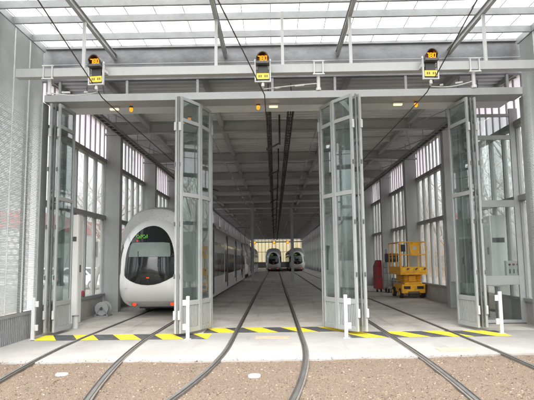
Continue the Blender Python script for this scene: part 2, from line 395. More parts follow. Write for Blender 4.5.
# painted threshold strips
def strip(x0, x1, y0, y1, label, phase, w=0.47, slant=0.42):
    b = MB(); z = 0.004
    k = -3; x = x0-3*w-phase
    def clipx(v): return min(max(v, x0), x1)
    while x < x1+slant:
        pts = [(x+slant, y0), (x+w+slant, y0), (x+w, y1), (x, y1)]
        # clip the parallelogram against x0..x1
        def clip(poly, lim, keep):
            out = []
            for i in range(len(poly)):
                p, q = poly[i], poly[(i+1) % len(poly)]
                ip, iq = keep(p[0], lim), keep(q[0], lim)
                if ip: out.append(p)
                if ip != iq:
                    t = (lim-p[0])/(q[0]-p[0]); out.append((lim, p[1]+t*(q[1]-p[1])))
            return out
        pl = clip(pts, x0, lambda a, l: a >= l)
        if pl: pl = clip(pl, x1, lambda a, l: a <= l)
        if len(pl) > 2: b.add([(p[0], p[1], z) for p in pl], [tuple(range(len(pl)))], k % 2)
        k += 1; x += w
    return tag(b.build('threshold_marking', ['yellow', 'blackpaint']), label, 'floor marking', 'hazard stripes across the gate line')
strip(-5.42, -1.5, 12.05, 12.93, 'yellow and black hazard stripes on the floor across the left gate opening', 0.30)
strip(-1.72, 1.62, 13.02, 13.95, 'yellow and black hazard stripes on the floor across the middle gate opening', 0.05)
strip(1.64, 5.1, 11.98, 12.93, 'yellow and black hazard stripes on the floor across the right gate opening', 0.12)

# small things lying in the yard
def disc(x, y, r, label):
    b = MB(); n = 24
    ring = lambda rr, z: [(x+rr*math.cos(2*math.pi*k/n), y+rr*math.sin(2*math.pi*k/n), z) for k in range(n)]
    o = len(b.v); b.v += ring(r, -0.05)+ring(r, -0.002)+ring(r-0.012, 0.008)
    for k in range(n):
        k2 = (k+1) % n
        b.face((k, k2, n+k2, n+k)); b.face((n+k, n+k2, 2*n+k2, 2*n+k))
    b.face([2*n+k for k in range(n)])
    return tag(b.build('concrete_cap', 'paleconcrete'), label, 'cover', 'round caps in the gravel')
disc(-3.3, 8.5, 0.098, 'pale round cap set in the gravel between the left rails')
disc(-0.33, 8.28, 0.095, 'pale round cap set in the gravel between the middle rails')
def plate(x0, x1, y0, y1, label):
    b = MB(); b.box(x0, x1, y0, y1, 0.001, 0.007)
    return tag(b.build('cover_plate', 'rust', bevel=0.003), label, 'cover plate', 'tan cover plates in the slab')
plate(-3.45, -3.0, 9.62, 9.78, 'tan plate on the front edge of the slab between the left rails')
plate(-0.45, 0.3, 11.95, 12.35, 'faint tan plate on the slab between the middle rails')
plate(3.0, 3.65, 10.15, 10.5, 'tan plate on the slab between the right rails')

# ------------------------------------------------------------------ side walls in front of the gate
def louvre_wall(x, sgn, label):
    t = thing('louvred_wall', label, 'wall', (x, GY-0.4, 0), 'louvred side walls of the forecourt')
    y0, y1 = 7.6, GY-0.25
    xo = x+sgn*0.0
    b = MB(); z = 0.62 if sgn < 0 else 0.95
    zb = z
    while z < 6.86:
        # tilted slat: a folded strip
        b.add([(xo, y0, z+0.009), (xo, y1, z+0.009), (xo+sgn*0.03, y1, z), (xo+sgn*0.03, y0, z),
               (xo-sgn*0.003, y0, z+0.006), (xo-sgn*0.003, y1, z+0.006), (xo+sgn*0.027, y1, z-0.004), (xo+sgn*0.027, y0, z-0.004)],
              [(0,1,2,3),(7,6,5,4),(0,4,5,1),(3,2,6,7)])
        z += 0.0335
    b.build('slat_panel', 'slat', t)
    b = MB(); b.add([(xo+sgn*0.2, y0, zb), (xo+sgn*0.2, y1, zb), (xo+sgn*0.2, y1, 6.86), (xo+sgn*0.2, y0, 6.86)], [(0,1,2,3)]); b.build('perforated_sheet', 'perf', t)
    b = MB()
    for yy in [7.7+0.72*k for k in range(7)]:
        b.box(xo-0.012 if sgn < 0 else xo-0.005, xo+0.006 if sgn < 0 else xo+0.012, yy-0.022, yy+0.022, zb, 6.86)
    b.build('cover_strip', 'slat', t)
    b = MB()
    for yy in (7.7, 9.2, 10.7, 12.2): b.box(xo+sgn*0.05, xo+sgn*0.15, yy-0.05, yy+0.05, 0, 6.9)
    b.build('post', 'galv', t)
    b = MB(); b.box(xo-0.03, xo+0.16 if sgn > 0 else xo+0.03, y0, y1+0.04, 6.862, 7.02); b.build('top_rail', 'galv', t)
    b = MB(); b.box(xo-sgn*0.02, xo+sgn*0.04, y0, y1, zb-0.07, zb-0.005); b.build('base_rail', 'galv', t)
    if sgn < 0:
        b = MB(); y = y0
        while y < y1: b.box(xo-0.01, xo+0.014, y, y+0.03, 0.0, zb-0.075); y += 0.085
        b.build('base_grille', 'galv', t)
        b = MB(); b.box(xo-0.16, xo-0.12, y0, y1, 0, zb-0.075); b.build('base_panel', 'mullion', t)
    else:
        b = MB(); b.box(xo-0.01, xo+0.05, y0, y1, 0, zb-0.08); b.build('base_panel', 'panel', t)
    # return panel up to the gate jamb
    return t
louvre_wall(-5.62, -1, 'pale louvred metal side wall left of the folding gates with a barred base')
louvre_wall(6.02, 1, 'grey louvred metal side wall right of the folding gates with a solid base panel')

# ------------------------------------------------------------------ gate portal (jambs, lintel, fascia)
t = thing('gate_portal', 'grey steel portal framing the three folding gate openings with a dark fascia above', 'gate portal', (0.25, GY, 0))
b = MB(); b.box(XL, XR, GY-0.08, GY+0.52, 5.65, 5.83); b.build('lintel', 'lintel', t, bevel=0.006)
b = MB(); b.box(XL+0.02, XR-0.02, GY+0.55, GY+1.3, 5.70, 5.74); b.build('soffit', 'deck', t)
b = MB(); b.box(XL-0.45, XR+0.55, GY-0.02, GY+0.12, 6.2, 7.02); b.build('fascia', 'fascia', t)
b = MB()
for z in (6.28, 6.6): b.box(XL-0.45, XR+0.55, GY-0.03, GY-0.022, z, z+0.02)
b.build('fascia_seam', 'beam', t)
for x in (XL-0.10, XR+0.02):
    b = MB(); b.box(x, x+0.09, GY-0.1, GY+0.25, 0, 5.645); b.build('jamb', 'gate', t, bevel=0.005)
for k, x in enumerate((-5.3, -3.62, -1.86, 0.0, 1.55, 3.3, 4.95, 5.8)):
    b = MB(); b.box(x-0.03, x+0.03, GY+0.0, GY+0.06, 5.832, 6.198); b.build('transom_post', 'galv', t)
for x in (XL-0.45, XR+0.12):
    b = MB(); b.box(x, x+0.34, GY+0.02, GY+0.10, 0, 6.195); b.build('return_panel', 'slat', t)

# ------------------------------------------------------------------ canopy
t = thing('canopy', 'translucent white glazed canopy on grey steel rafters over the gate forecourt', 'canopy', (0.25, 11, 6.9))
for k, x in enumerate((-3.92, -1.16, 1.63, 4.40)):
    b = MB()   # H-section rafter
    b.box(x-0.042, x+0.042, 6.6, GY-0.03, 6.72, 6.735); b.box(x-0.042, x+0.042, 6.6, GY-0.03, 6.845, 6.86); b.box(x-0.008, x+0.008, 6.6, GY-0.03, 6.735, 6.845)
    b.build('rafter', 'lintel', t)
PY = (7.85, 8.7, 9.58, 10.44, 11.15, 12.08)
for y in PY:
    b = MB(); b.box(-5.66, 6.06, y-0.03, y+0.03, 6.865, 7.02); b.build('purlin', 'galv', t, bevel=0.004)
b = MB(); b.box(-5.66, 6.06, GY-0.10, GY-0.03, 7.0, 7.06); b.build('edge_rail', 'galv', t)
ed = (7.0,)+PY+(GY-0.03,)
for i in range(len(ed)-1):
    b = MB(); b.box(-5.9, 6.3, ed[i]+0.003, ed[i+1]-0.003, 7.07, 7.082); b.build('roof_sheet', 'roofsheet', t)
b = MB()
x = -5.6
while x < 6.05:
    b.box(x-0.008, x+0.008, 7.0, GY-0.1, 7.052, 7.066); x += 0.62
b.build('glazing_bar', 'galv', t)

# ------------------------------------------------------------------ gantry boom across the front
GB, GZ = 10.8, 5.60
t = thing('gantry_beam', 'long galvanised box beam hung in front of the gates, carrying the signals', 'gantry beam', (0.2, GB, GZ))
b = MB(); b.box(-5.3, 5.98, GB-0.09, GB+0.09, GZ-0.09, GZ+0.09); b.build('beam', 'lintel', t, bevel=0.006)
for x in (-3.92, -1.16, 0.22, 1.63, 4.40):
    b = MB(); b.box(x-0.03, x+0.03, GB-0.03, GB+0.03, GZ+0.092, 6.715 if abs(x-0.22) > 0.1 else 6.86); b.build('hanger', 'white', t)
for x in (-4.62, 0.95, 4.13):
    b = MB()
    for dx in (-0.09, 0.09):
        b.box(x+dx-0.013, x+dx+0.013, GB-0.12, GB-0.095, GZ-0.15, GZ+0.14)
    b.box(x-0.12, x+0.12, GB-0.128, GB-0.092, GZ+0.125, GZ+0.15); b.box(x-0.12, x+0.12, GB-0.128, GB-0.092, GZ-0.15, GZ-0.125)
    b.tube([(x, GB, GZ-0.09), (x, GB, GZ-0.40)], 0.038, 10)
    b.tube([(x, GB, GZ-0.40), (x, GB, GZ-0.45)], 0.055, 10)
    b.build('stay_bracket', 'white', t, smooth=True)

# ------------------------------------------------------------------ contact wires and stays
WZ = 5.42
wl = ['dark contact wire over the left track, passing under the left signal', 'dark contact wire over the middle track, passing under the middle signal', 'dark contact wire over the right track, passing under the right signal']
WX = [[(-3.15, 4.5), (-3.39, 7.44), (-3.68, 11.3), (-3.68, 14), (-3.62, 24), (-3.62, 117)],
      [(-1.35, 4.5), (-0.78, 7.54), (-0.17, 11.3), (-0.17, 14), (-0.19, 24), (-0.19, 117)],
      [(2.75, 4.5), (3.06, 7.69), (3.31, 11.3), (3.31, 14), (3.28, 24), (3.28, 117)]]
for i in range(3):
    pts = [(x, y, 5.58 if y < 6 else 5.5 if y < 9 else 5.23 if y < 12 else 5.25 if y < 15 else 5.36) for x, y in WX[i]]
    b = MB(); b.tube(pts, 0.0125, 6); tag(b.build('contact_wire', 'wire', smooth=True), wl[i], 'overhead wire', 'contact wires over the tracks')
def stay(p, q, label, sag=0.06):
    b = MB(); p, q = Vector(p), Vector(q); pts = []
    for k in range(9):
        f = k/8; pts.append(p.lerp(q, f)-Vector((0, 0, sag*math.sin(math.pi*f))))
    b.tube(pts, 0.012, 6); b.tube([p.lerp(q, 0.25), p.lerp(q, 0.42)], 0.022, 8); b.tube([p.lerp(q, 0.7), p.lerp(q, 0.78)], 0.022, 8)
    tag(b.build('stay_wire', 'white', smooth=True), label, 'stay wire', 'stays holding the contact wires')
stay((-4.62, GB, GZ-0.4), (-3.66, 11.0, 5.26), 'pale stay wire from the left beam bracket towards the left signal')
stay((0.95, GB, GZ-0.3), (-0.19, 11.0, 5.26), 'pale stay wire from the middle beam bracket towards the middle signal', -0.01)
stay((4.13, GB, GZ-0.3), (3.30, 11.0, 5.26), 'pale stay wire from the right beam bracket towards the right signal')

# ------------------------------------------------------------------ signals
SEG = {'7': 'abc', '8': 'abcdefg', '0': 'abcdef'}
def seg_digit(b, ch, x, z, y, w, h, t):
    r = {'a': ((x, z+h), (x+w, z+h)), 'b': ((x+w, z+h), (x+w, z+h/2)), 'c': ((x+w, z+h/2), (x+w, z)), 'd': ((x, z), (x+w, z)),
         'e': ((x, z), (x, z+h/2)), 'f': ((x, z+h/2), (x, z+h)), 'g': ((x, z+h/2), (x+w, z+h/2))}
    for s in SEG[ch]:
        (xa, za), (xb, zb) = r[s]
        b.box(min(xa, xb)-t/2, max(xa, xb)+t/2, y-0.004, y, min(za, zb)-t/2, max(za, zb)+t/2)
def signal(x, rz, label):
    t = thing('track_signal', label, 'signal', (x, GB-0.28, 5.18), 'lit signals on the gantry beam', rz)
    b = MB(); n = 20     # hooded lamp housing: half-round hood open to the front
    zc = 0.47
    out, inn = [], []
    for k in range(n+1):
        th = math.pi*k/n
        out.append((0.135*math.cos(th), zc+0.19*math.sin(th))); inn.append((0.118*math.cos(th), zc+0.172*math.sin(th)))
    o = len(b.v)
    for (px, pz), (qx, qz) in zip(out, inn):
        fr = -0.16 if pz > zc+0.06 else -0.10
        b.v += [(px, fr, pz), (qx, fr, qz), (px, 0.06, pz), (qx, -0.005, qz)]
    for k in range(n):
        p, q = o+4*k, o+4*k+4
        b.face((p, q, q+1, p+1)); b.face((p, p+2, q+2, q)); b.face((p+1, q+1, q+3, p+3))
    b.build('hood', 'black', t, smooth=True, local=True)
    b = MB(); b.v = [(px, 0.062, pz) for px, pz in out]; b.f = [tuple(range(n+1))]; b.m = [0]
    b.v += [(px, -0.006, pz) for px, pz in inn]; b.f.append(tuple(range(n+1, 2*n+2))); b.m.append(0)
    b.build('back_plate', 'hoodred', t, local=True)
    b = MB()
    for k, ch in enumerate('780'): seg_digit(b, ch, -0.088+0.066*k, 0.492, -0.095, 0.040, 0.086, 0.0135)
    b.build('digits', 'digit', t, local=True)
    b = MB(); b.box(-0.135, 0.135, -0.15, 0.06, zc-0.055, zc-0.001); b.build('base', 'dark', t, bevel=0.01, local=True)
    b = MB(); b.box(-0.10, 0.10, -0.02, 0.08, 0.245, 0.41); b.build('switch_box', 'black', t, bevel=0.008, local=True)
    b = MB(); b.box(-0.125, 0.125, -0.035, -0.025, 0.125, 0.245); b.build('number_plate', 'plate', t, local=True)
    b = MB()
    for k in range(5):
        if k == 2: continue
        b.box(-0.085+0.04*k, -0.062+0.04*k, -0.038, -0.0355, 0.16, 0.21)
    b.build('plate_mark', 'ink', t, local=True)
    b = MB()
    for sx in (-1, 1):
        b.box(sx*0.15-0.013, sx*0.15+0.013, -0.04, 0.02, 0.09, 0.50)
        b.tube([(sx*0.15, -0.01, 0.50), (sx*0.15, -0.01, 0.55)], [0.03, 0.012], 8)
    b.box(-0.165, 0.165, -0.04, 0.02, 0.065, 0.09)
    b.box(-0.165, 0.165, 0.022, 0.2, 0.34, 0.40)
    b.build('bracket', 'white', t, bevel=0.003, local=True)
    b = MB(); b.tube([(0, 0, 0.065), (0, 0.0, 0.03), (0, 0.0, 0.0), (0, 0.05, -0.04)], [0.02, 0.035, 0.035, 0.014], 10); b.build('wire_clamp', 'white', t, smooth=True, local=True)
    b = MB(); b.tube([(0.07, -0.09, zc+0.135), (0.075, -0.09, zc+0.165)], [0.03, 0.02], 10); b.build('amber_lens', 'amber', t, smooth=True, local=True)
    return t
signal(-3.55, -0.12, 'hooded signal showing amber 780, turned outwards over the left gate opening')
signal(-0.19, 0.0, 'hooded signal showing amber 780, facing straight out over the middle gate opening')
signal(3.17, 0.05, 'hooded signal showing amber 780, over the right gate opening')
# ------------------------------------------------------------------ folding gates
def leaf(t, A, B, z0=0.07, z1=5.58, rod=False, latch=True, side=1):
    A, B = Vector((*A, 0)), Vector((*B, 0)); d = (B-A).normalized(); L = (B-A).length; th = 0.055
    nrm = Vector((-d.y, d.x, 0))
    def slab(mb, u0, u1, za, zb, tk=th, m=0, off=0.0):
        c = [A+d*u0+nrm*(off-tk/2), A+d*u1+nrm*(off-tk/2), A+d*u1+nrm*(off+tk/2), A+d*u0+nrm*(off+tk/2)]
        mb.add([(p.x, p.y, za) for p in c]+[(p.x, p.y, zb) for p in c],
               [(0,3,2,1),(4,5,6,7),(0,1,5,4),(1,2,6,5),(2,3,7,6),(3,0,4,7)], m)
    sw = 0.068
    f = MB()
    slab(f, 0, sw, z0, z1); slab(f, L-sw, L, z0, z1)
    rails = [(z0, z0+0.11), (0.68, 0.79), (3.20, 3.30), (4.98, 5.07), (z1-0.08, z1)]
    for za, zb in rails: slab(f, sw+0.001, L-sw-0.001, za, zb)
    fo = f.build('leaf', 'gate', t, bevel=0.006)
    for za, zb in ((0.79, 3.20), (3.30, 4.98), (5.07, z1-0.08)):
        p = MB(); slab(p, sw, L-sw, za, zb, 0.008); p.build('pane', 'gateglass', fo, local=False)
    g = MB(); u = sw+0.02
    slab(g, sw, L-sw, z0+0.11, 0.68, 0.004, 1)
    while u < L-sw-0.02:
        slab(g, u, u+0.034, z0+0.115, 0.675, 0.034); u += 0.058
    g.build('grille', ['gate', 'gate_dark'], fo)
    if latch:
        for zz in (0.38, 4.75):
            h = MB(); slab(h, -0.045, -0.005, zz, zz+0.2, 0.05); h.build('latch', 'white', fo, bevel=0.006)
        for zz in (1.3, 2.5, 3.9):
            h = MB(); slab(h, -0.020, -0.002, zz, zz+0.10, 0.035, off=side*0.02); h.build('hinge', 'gate_dark', fo)
    if rod:
        h = MB(); p = A+d*(L+0.10)
        h.tube([(p.x, p.y, 0.04), (p.x, p.y, 5.45)], 0.022, 10); h.box(p.x-0.04, p.x+0.04, p.y-0.04, p.y+0.04, 4.95, 5.2)
        for zz in (0.5, 1.9, 3.4, 5.3):
            q = A+d*(L-0.01); h.bar((q.x, q.y, zz), (p.x, p.y, zz), 0.02, 0.03)
        h.build('latch_rod', 'galv', fo, smooth=True)
    return fo
def seal(t, x, y, z0=0.07, z1=5.58):
    b = MB(); b.box(x-0.018, x+0.018, y-0.02, y+0.02, z0, z1); b.build('edge_seal', 'gate_dark', t)
GG = 'glazed folding gate leaves folded open'
t = thing('folding_gate', 'glazed folding gate leaves folded open against the left louvred wall', 'gate', (-5.25, 13.2, 0), GG)
leaf(t, (-5.22, 12.83), (-5.16, 13.70)); leaf(t, (-5.42, 12.80), (-5.36, 13.68)); seal(t, -5.32, 12.86)
t = thing('folding_gate', 'glazed folding gate leaves standing open beside the nose of the white tram', 'gate', (-1.9, 13.1, 0), GG)
leaf(t, (-2.17, 12.40), (-1.81, 13.06)); leaf(t, (-1.80, 13.09), (-1.63, 13.70), latch=False, rod=True)
leaf(t, (-2.28, 12.40), (-1.92, 13.08)); seal(t, -2.215, 12.41)
t = thing('folding_gate', 'glazed folding gate leaves standing open right of the middle track', 'gate', (1.55, 13.1, 0), GG)
leaf(t, (1.86, 12.40), (1.47, 12.98)); leaf(t, (1.46, 13.0), (1.22, 13.55), latch=False, rod=True)
leaf(t, (2.06, 12.42), (1.70, 13.05)); seal(t, 1.955, 12.44)
t = thing('folding_gate', 'glazed folding gate leaves folded open at the right, beside the glazed side screen', 'gate', (4.7, 13.2, 0), GG)
leaf(t, (4.72, 12.85), (4.54, 13.72), side=-1); leaf(t, (4.92, 12.87), (4.84, 13.74), side=-1); seal(t, 4.82, 12.90)
# track rollers under the lintel
# glazed side screen
t = thing('side_screen', 'fixed glazed screen with a wide lower rail between the right gate leaves and the wall', 'screen', (5.85, 14.2, 0))
x0, x1, y = 5.22, 6.42, 14.2
b = MB()
b.box(x0, x0+0.10, y-0.03, y+0.03, 0.02, 5.64); b.box(x1-0.12, x1, y-0.03, y+0.03, 0.02, 5.64)
zr = [(0.02, 0.10), (0.98, 1.22), (3.0, 3.18), (4.80, 4.92), (5.42, 5.5)]
for za, zb in zr: b.box(x0+0.101, x1-0.121, y-0.03, y+0.03, za, zb)
b.build('frame', 'gate', t, bevel=0.006)
for za, zb in ((0.10, 0.98), (1.22, 3.0), (3.18, 4.80), (4.92, 5.42)):
    p = MB(); p.box(x0+0.1, x1-0.12, y-0.005, y+0.005, za, zb); p.build('pane', 'gateglass', t)
b = MB(); b.box(x1+0.002, WR-0.003, y-0.02, y+0.04, 0, 5.64); b.build('side_panel', 'gate', t)
b = MB(); b.box(x0-0.24, x0-0.05, y-0.02, y+0.02, 0.04, 5.64); b.box(x0-0.30, x0-0.245, y-0.05, y+0.05, 0.04, 5.64); b.build('post', 'gate', t)
# control box with three red buttons on the screen
t = thing('control_box', 'grey control box with three red buttons behind the right glazed screen', 'control box', (6.25, 14.36, 1.2))
b = MB(); b.box(6.04, 6.42, 14.29, 14.42, 1.16, 1.60); b.build('housing', 'cabinet', t, bevel=0.01)
for k in range(3):
    b = MB(); xx = 6.12+0.105*k
    b.tube([(xx, 14.288, 1.50), (xx, 14.26, 1.50)], [0.028, 0.024], 12); b.build('push_button', 'red', t, smooth=True)
    b = MB(); b.box(xx-0.012, xx+0.012, 14.27, 14.288, 1.27, 1.38); b.build('switch', 'dark', t)

# stop posts
def stop(x, y, side, label, h=0.93):
    t = thing('stop_post', label, 'post', (x, y, 0), 'white gate stop posts')
    b = MB(); b.box(x-0.038, x+0.038, y-0.03, y+0.03, 0.012, h); b.box(x-0.07, x+0.07, y-0.07, y+0.07, 0.0, 0.012)
    b.build('post', 'white', t, bevel=0.006)
    for z in (0.2, 0.72):
        b = MB(); b.box(x+side*0.039, x+side*0.115, y-0.02, y+0.02, z, z+0.13); b.build('clip', 'white', t, bevel=0.005)
stop(-5.42, 12.21, 1, 'white stop post beside the left louvred wall')
stop(-1.93, 12.05, -1, 'white stop post in front of the gate leaves next to the tram')
stop(1.52, 11.95, 1, 'white stop post in front of the gate leaves right of the middle track')
stop(5.05, 12.40, -1, 'white stop post in front of the right glazed screen')

# lamps on the portal soffit
def soffit_lamp(x, y, z, mat, label, warm):
    t = thing('soffit_lamp' if warm else 'warning_beacon', label, 'lamp' if warm else 'beacon', (x, y, z), 'lamps under the gate lintel' if warm else 'orange beacons under the gate lintel')
    b = MB()
    if warm:
        b.box(x-0.13, x+0.13, y-0.05, y+0.05, z+0.03, z+0.07); b.build('housing', 'white', t)
        b = MB(); b.box(x-0.11, x+0.11, y-0.045, y+0.045, z-0.01, z+0.029); b.build('diffuser', mat, t, bevel=0.01)
    else:
        b.tube([(x, y, z+0.07), (x, y, z+0.04)], 0.05, 12); b.build('base', 'dark', t, smooth=True)
        b = MB(); b.tube([(x, y, z+0.04), (x, y, z-0.03), (x, y, z-0.06)], [0.045, 0.045, 0.02], 12); b.build('lens', mat, t, smooth=True)
for x, s in ((-4.05, 'left'), (0.02, 'middle'), (3.18, 'right')):
    soffit_lamp(x, GY+0.42, 5.57, 'warmlamp', f'small warm lit lamp under the lintel of the {s} gate opening', True)
for x, s in ((-3.62, 'left'), (-0.37, 'middle'), (3.64, 'right')):
    soffit_lamp(x, GY+0.42, 5.57, 'orangelamp', f'small orange beacon under the lintel of the {s} gate opening', False)

# ------------------------------------------------------------------ hall: glazed side walls
def hall_wall(xw, sgn, label):
    # sgn = +1: the hall lies on the +X side of the wall (left wall)
    t = thing('glazed_wall', label, 'wall', (xw, B0, 0), 'glazed side walls of the hall')
    xi = lambda d: xw+sgn*d
    for k in range(1, NB+1):
        y = B0+BAY*k
        b = MB(); b.box(xi(0.10), xi(0.62), y-0.16, y+0.16, 0, 6.15)
        b.build('column', 'column', t, bevel=0.01)
        b = MB(); b.box(xi(0.05), xi(0.70), y-0.2, y+0.2, 6.155, 6.22); b.build('column_cap', 'column', t)
    for k in range(NB):
        y0, y1 = B0+BAY*k+0.165, B0+BAY*(k+1)-0.165
        if k == 0: y0 = GY+0.3
        # sill
        b = MB(); b.box(xi(-0.05), xi(0.10), y0, y1, 0, 0.56); b.build('sill_wall', 'sillwall', t)
        b = MB(); b.box(xi(-0.08), xi(0.17), y0, y1, 0.565, 0.65); b.build('sill', 'mullion', t)
        # main window
        n = 6; f = MB()
        for j in range(n+1):
            yy = y0+(y1-y0)*j/n; w = 0.035
            f.box(xi(-0.02), xi(0.10), max(y0, yy-w), min(y1, yy+w), 0.655, 5.12)
        fo = None
        for za, zb in ((3.16, 3.30), (5.125, 5.28)):
            f.box(xi(-0.03), xi(0.15), y0-0.001, y1+0.001, za, zb)
        fo = f.build('window', 'mullion', t)
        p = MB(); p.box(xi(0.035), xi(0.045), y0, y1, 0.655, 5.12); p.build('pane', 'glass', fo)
        # upper band: ribbed translucent sheet with a clear middle field on some bays
        f = MB(); n = 11; clear = (k % 2 == 1)
        for j in range(n+1):
            yy = y0+(y1-y0)*j/n
            f.box(xi(0.0), xi(0.07), max(y0, yy-0.011), min(y1, yy+0.011), 5.283, 6.5)
        fo = f.build('upper_window', 'purple', t)
        L = y1-y0
        if clear:
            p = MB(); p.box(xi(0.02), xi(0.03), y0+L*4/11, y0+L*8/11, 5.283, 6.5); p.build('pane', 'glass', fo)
            p = MB(); p.box(xi(0.02), xi(0.03), y0, y0+L*4/11, 5.283, 6.5); p.build('ribbed_sheet', 'lavender', fo)
            p = MB(); p.box(xi(0.02), xi(0.03), y0+L*8/11, y1, 5.283, 6.5); p.build('ribbed_sheet', 'lavender', fo)
        else:
            p = MB(); p.box(xi(0.02), xi(0.03), y0, y1, 5.283, 6.5); p.build('ribbed_sheet', 'lavender', fo)
    b = MB(); b.box(xi(-0.1), xi(0.12), GY+0.3, HEND, 6.505, 6.75); b.build('eaves_beam', 'beam', t)
    return t
hall_wall(WL, 1, 'left glazed wall of the hall with grey columns beside the white tram')
hall_wall(WR, -1, 'right glazed wall of the hall with grey columns behind the scissor lift')

# far end wall
t = thing('end_wall', 'bright cream end wall at the far end of the hall above a dark base', 'wall', (0.25, HEND+0.15, 0))
b = MB(); b.box(WL-0.1, WR+0.1, HEND+0.1, HEND+0.2, 0, 1.2); b.build('base_wall', 'dark', t)
n = 16
for k in range(n):
    xa = WL+(WR-WL)*k/n; xb = WL+(WR-WL)*(k+1)/n
    b = MB(); b.box(xa+0.036, xb-0.036, HEND+0.14, HEND+0.16, 1.3, 6.0); b.build('sheet', 'endsheet', t)
    b = MB(); b.box(xa-0.035, xa+0.035, HEND+0.1, HEND+0.2, 1.205, 6.3); b.build('mullion', 'mullion', t)
for z in (1.21, 3.4, 6.01):
    b = MB(); b.box(WL, WR, HEND+0.07, HEND+0.098, z, z+0.09); b.build('rail_bar', 'mullion', t)
b = MB(); b.box(WL-0.1, WR+0.1, HEND+0.1, HEND+0.2, 6.305, 6.8); b.build('gable', 'beam', t)

# ------------------------------------------------------------------ hall roof
t = thing('hall_roof', 'dark ribbed steel roof of the hall on crosswise beams', 'roof', (0.25, B0, ROOF))
b = MB(); y = GY+0.15; p = 0.30
prof = []
while y < HEND+0.2:
    prof += [(y, ROOF), (y+0.14, ROOF), (y+0.17, ROOF+0.09), (y+0.27, ROOF+0.09)]; y += p
for (yy, zz) in prof: b.v += [(WL-0.2, yy, zz), (WR+0.2, yy, zz)]
for i in range(len(prof)-1): b.face((2*i, 2*i+2, 2*i+3, 2*i+1))
b.build('deck', 'deck', t)
b = MB(); b.box(WL-0.3, WR+0.3, GY+0.13, HEND+0.3, ROOF+0.13, ROOF+0.3); b.build('insulation', 'beam', t)
for k in range(1, NB+1):
    y = B0+BAY*k; b = MB()
    b.box(WL+0.1, WR-0.1, y-0.11, y+0.11, 6.225, 6.245); b.box(WL+0.1, WR-0.1, y-0.11, y+0.11, 6.585, 6.605); b.box(WL+0.1, WR-0.1, y-0.012, y+0.012, 6.246, 6.584)
    for x in (-4.4, -1.8, 2.0, 4.8): b.box(x-0.015, x+0.015, y-0.10, y+0.10, 6.246, 6.584)
    b.build('beam', 'beam', t)
    b = MB(); ym = y-BAY/2; b.box(WL+0.1, WR-0.1, ym-0.06, ym+0.06, 6.42, 6.605); b.build('secondary_beam', 'deck', t)
for x in (-4.4, -1.8, 2.0, 4.8):
    for k in range(0, NB):
        y = B0+BAY*k+0.15; b = MB(); b.box(x-0.07, x+0.07, y, y+BAY-0.30, 6.40, 6.56) if k < 8 else b.box(x-0.07, x+0.07, y, y+BAY-0.30, 6.44, 6.56)
        b.build('purlin', 'beam', t)
for k in range(0, 4):
    y = B0+BAY*k
    for xa, xb in ((-4.4, WL+0.3), (4.8, WR-0.3)):
        b = MB(); b.tube([(xa, y+0.3, 6.3), (xb, y+BAY-0.3, 6.3)], 0.018, 6); b.tube([(xb, y+0.3, 6.27), (xa, y+BAY-0.3, 6.27)], 0.018, 6); b.build('wind_brace', 'beam', t)

# cable trays and lighting conduits
def tray(x, z, w, label, mat='dark', y0=14.4):
    t = thing('cable_tray', label, 'cable tray', (x, y0, z), 'cable trays along the hall roof')
    b = MB(); b.box(x-w/2, x-w/2+0.02, y0, HEND-1, z, z+0.10); b.box(x+w/2-0.02, x+w/2, y0, HEND-1, z, z+0.10)
    y = y0
    while y < HEND-1: b.box(x-w/2+0.021, x+w/2-0.021, y, y+0.04, z+0.01, z+0.03); y += 0.4
    b.build('tray', mat, t)
    y = y0+0.3
    while y < HEND-1:
        b = MB(); b.tube([(x, y, z+0.09), (x, y, ROOF)], 0.012, 6); b.build('hanger_rod', mat, t); y += BAY/2
    b = MB()
    for dx in (-0.3, 0, 0.28): b.tube([(x+dx*w, y0, z+0.05), (x+dx*w, HEND-1, z+0.05)], 0.018, 6)
    b.build('cable', 'black', t)
tray(-0.12, 5.95, 0.16, 'dark cable tray just left of the middle contact wire')
tray(0.52, 5.95, 0.20, 'dark cable tray just right of the middle contact wire')
for k in range(1, 12):
    y = B0+BAY*k-0.9
    tw = thing('wire_bracket', 'dark bracket hanging between the cable trays over the middle track', 'bracket', (0.15, y, 5.5), 'wire brackets over the middle track')
    b = MB(); b.bar((-0.19, y, 5.40), (0.22, y, 5.62), 0.05, 0.05); b.box(0.19, 0.25, y-0.03, y+0.03, 5.56, ROOF-0.03); b.box(-0.23, -0.15, y-0.05, y+0.05, 5.36, 5.46); b.build('arm', 'black', tw)
tray(-5.22, 6.02, 0.20, 'grey cable tray along the column heads of the left glazed wall', 'galv')
tray(5.72, 6.02, 0.20, 'grey cable tray along the column heads of the right glazed wall', 'galv')
def lamp_row(x, z, label):
    t = thing('lighting_conduit', label, 'light fittings', (x, 16, z), 'lighting conduits under the hall roof')
    b = MB(); b.tube([(x, 16, z), (x, HEND-2, z)], 0.017, 6); b.build('conduit', 'galv', t)
    y = 19.0
    while y < HEND-3:
        b = MB(); b.tube([(x, y-0.35, z-0.06), (x, y+0.35, z-0.06)], 0.035, 8); b.box(x-0.02, x+0.02, y-0.03, y+0.03, z-0.04, z+0.05); b.build('light_fitting', 'white', t); y += 4.2
lamp_row(-2.12, 5.95, 'pale lighting conduit with tube fittings above the side of the white tram')
lamp_row(1.42, 5.95, 'pale lighting conduit with tube fittings right of the middle track')

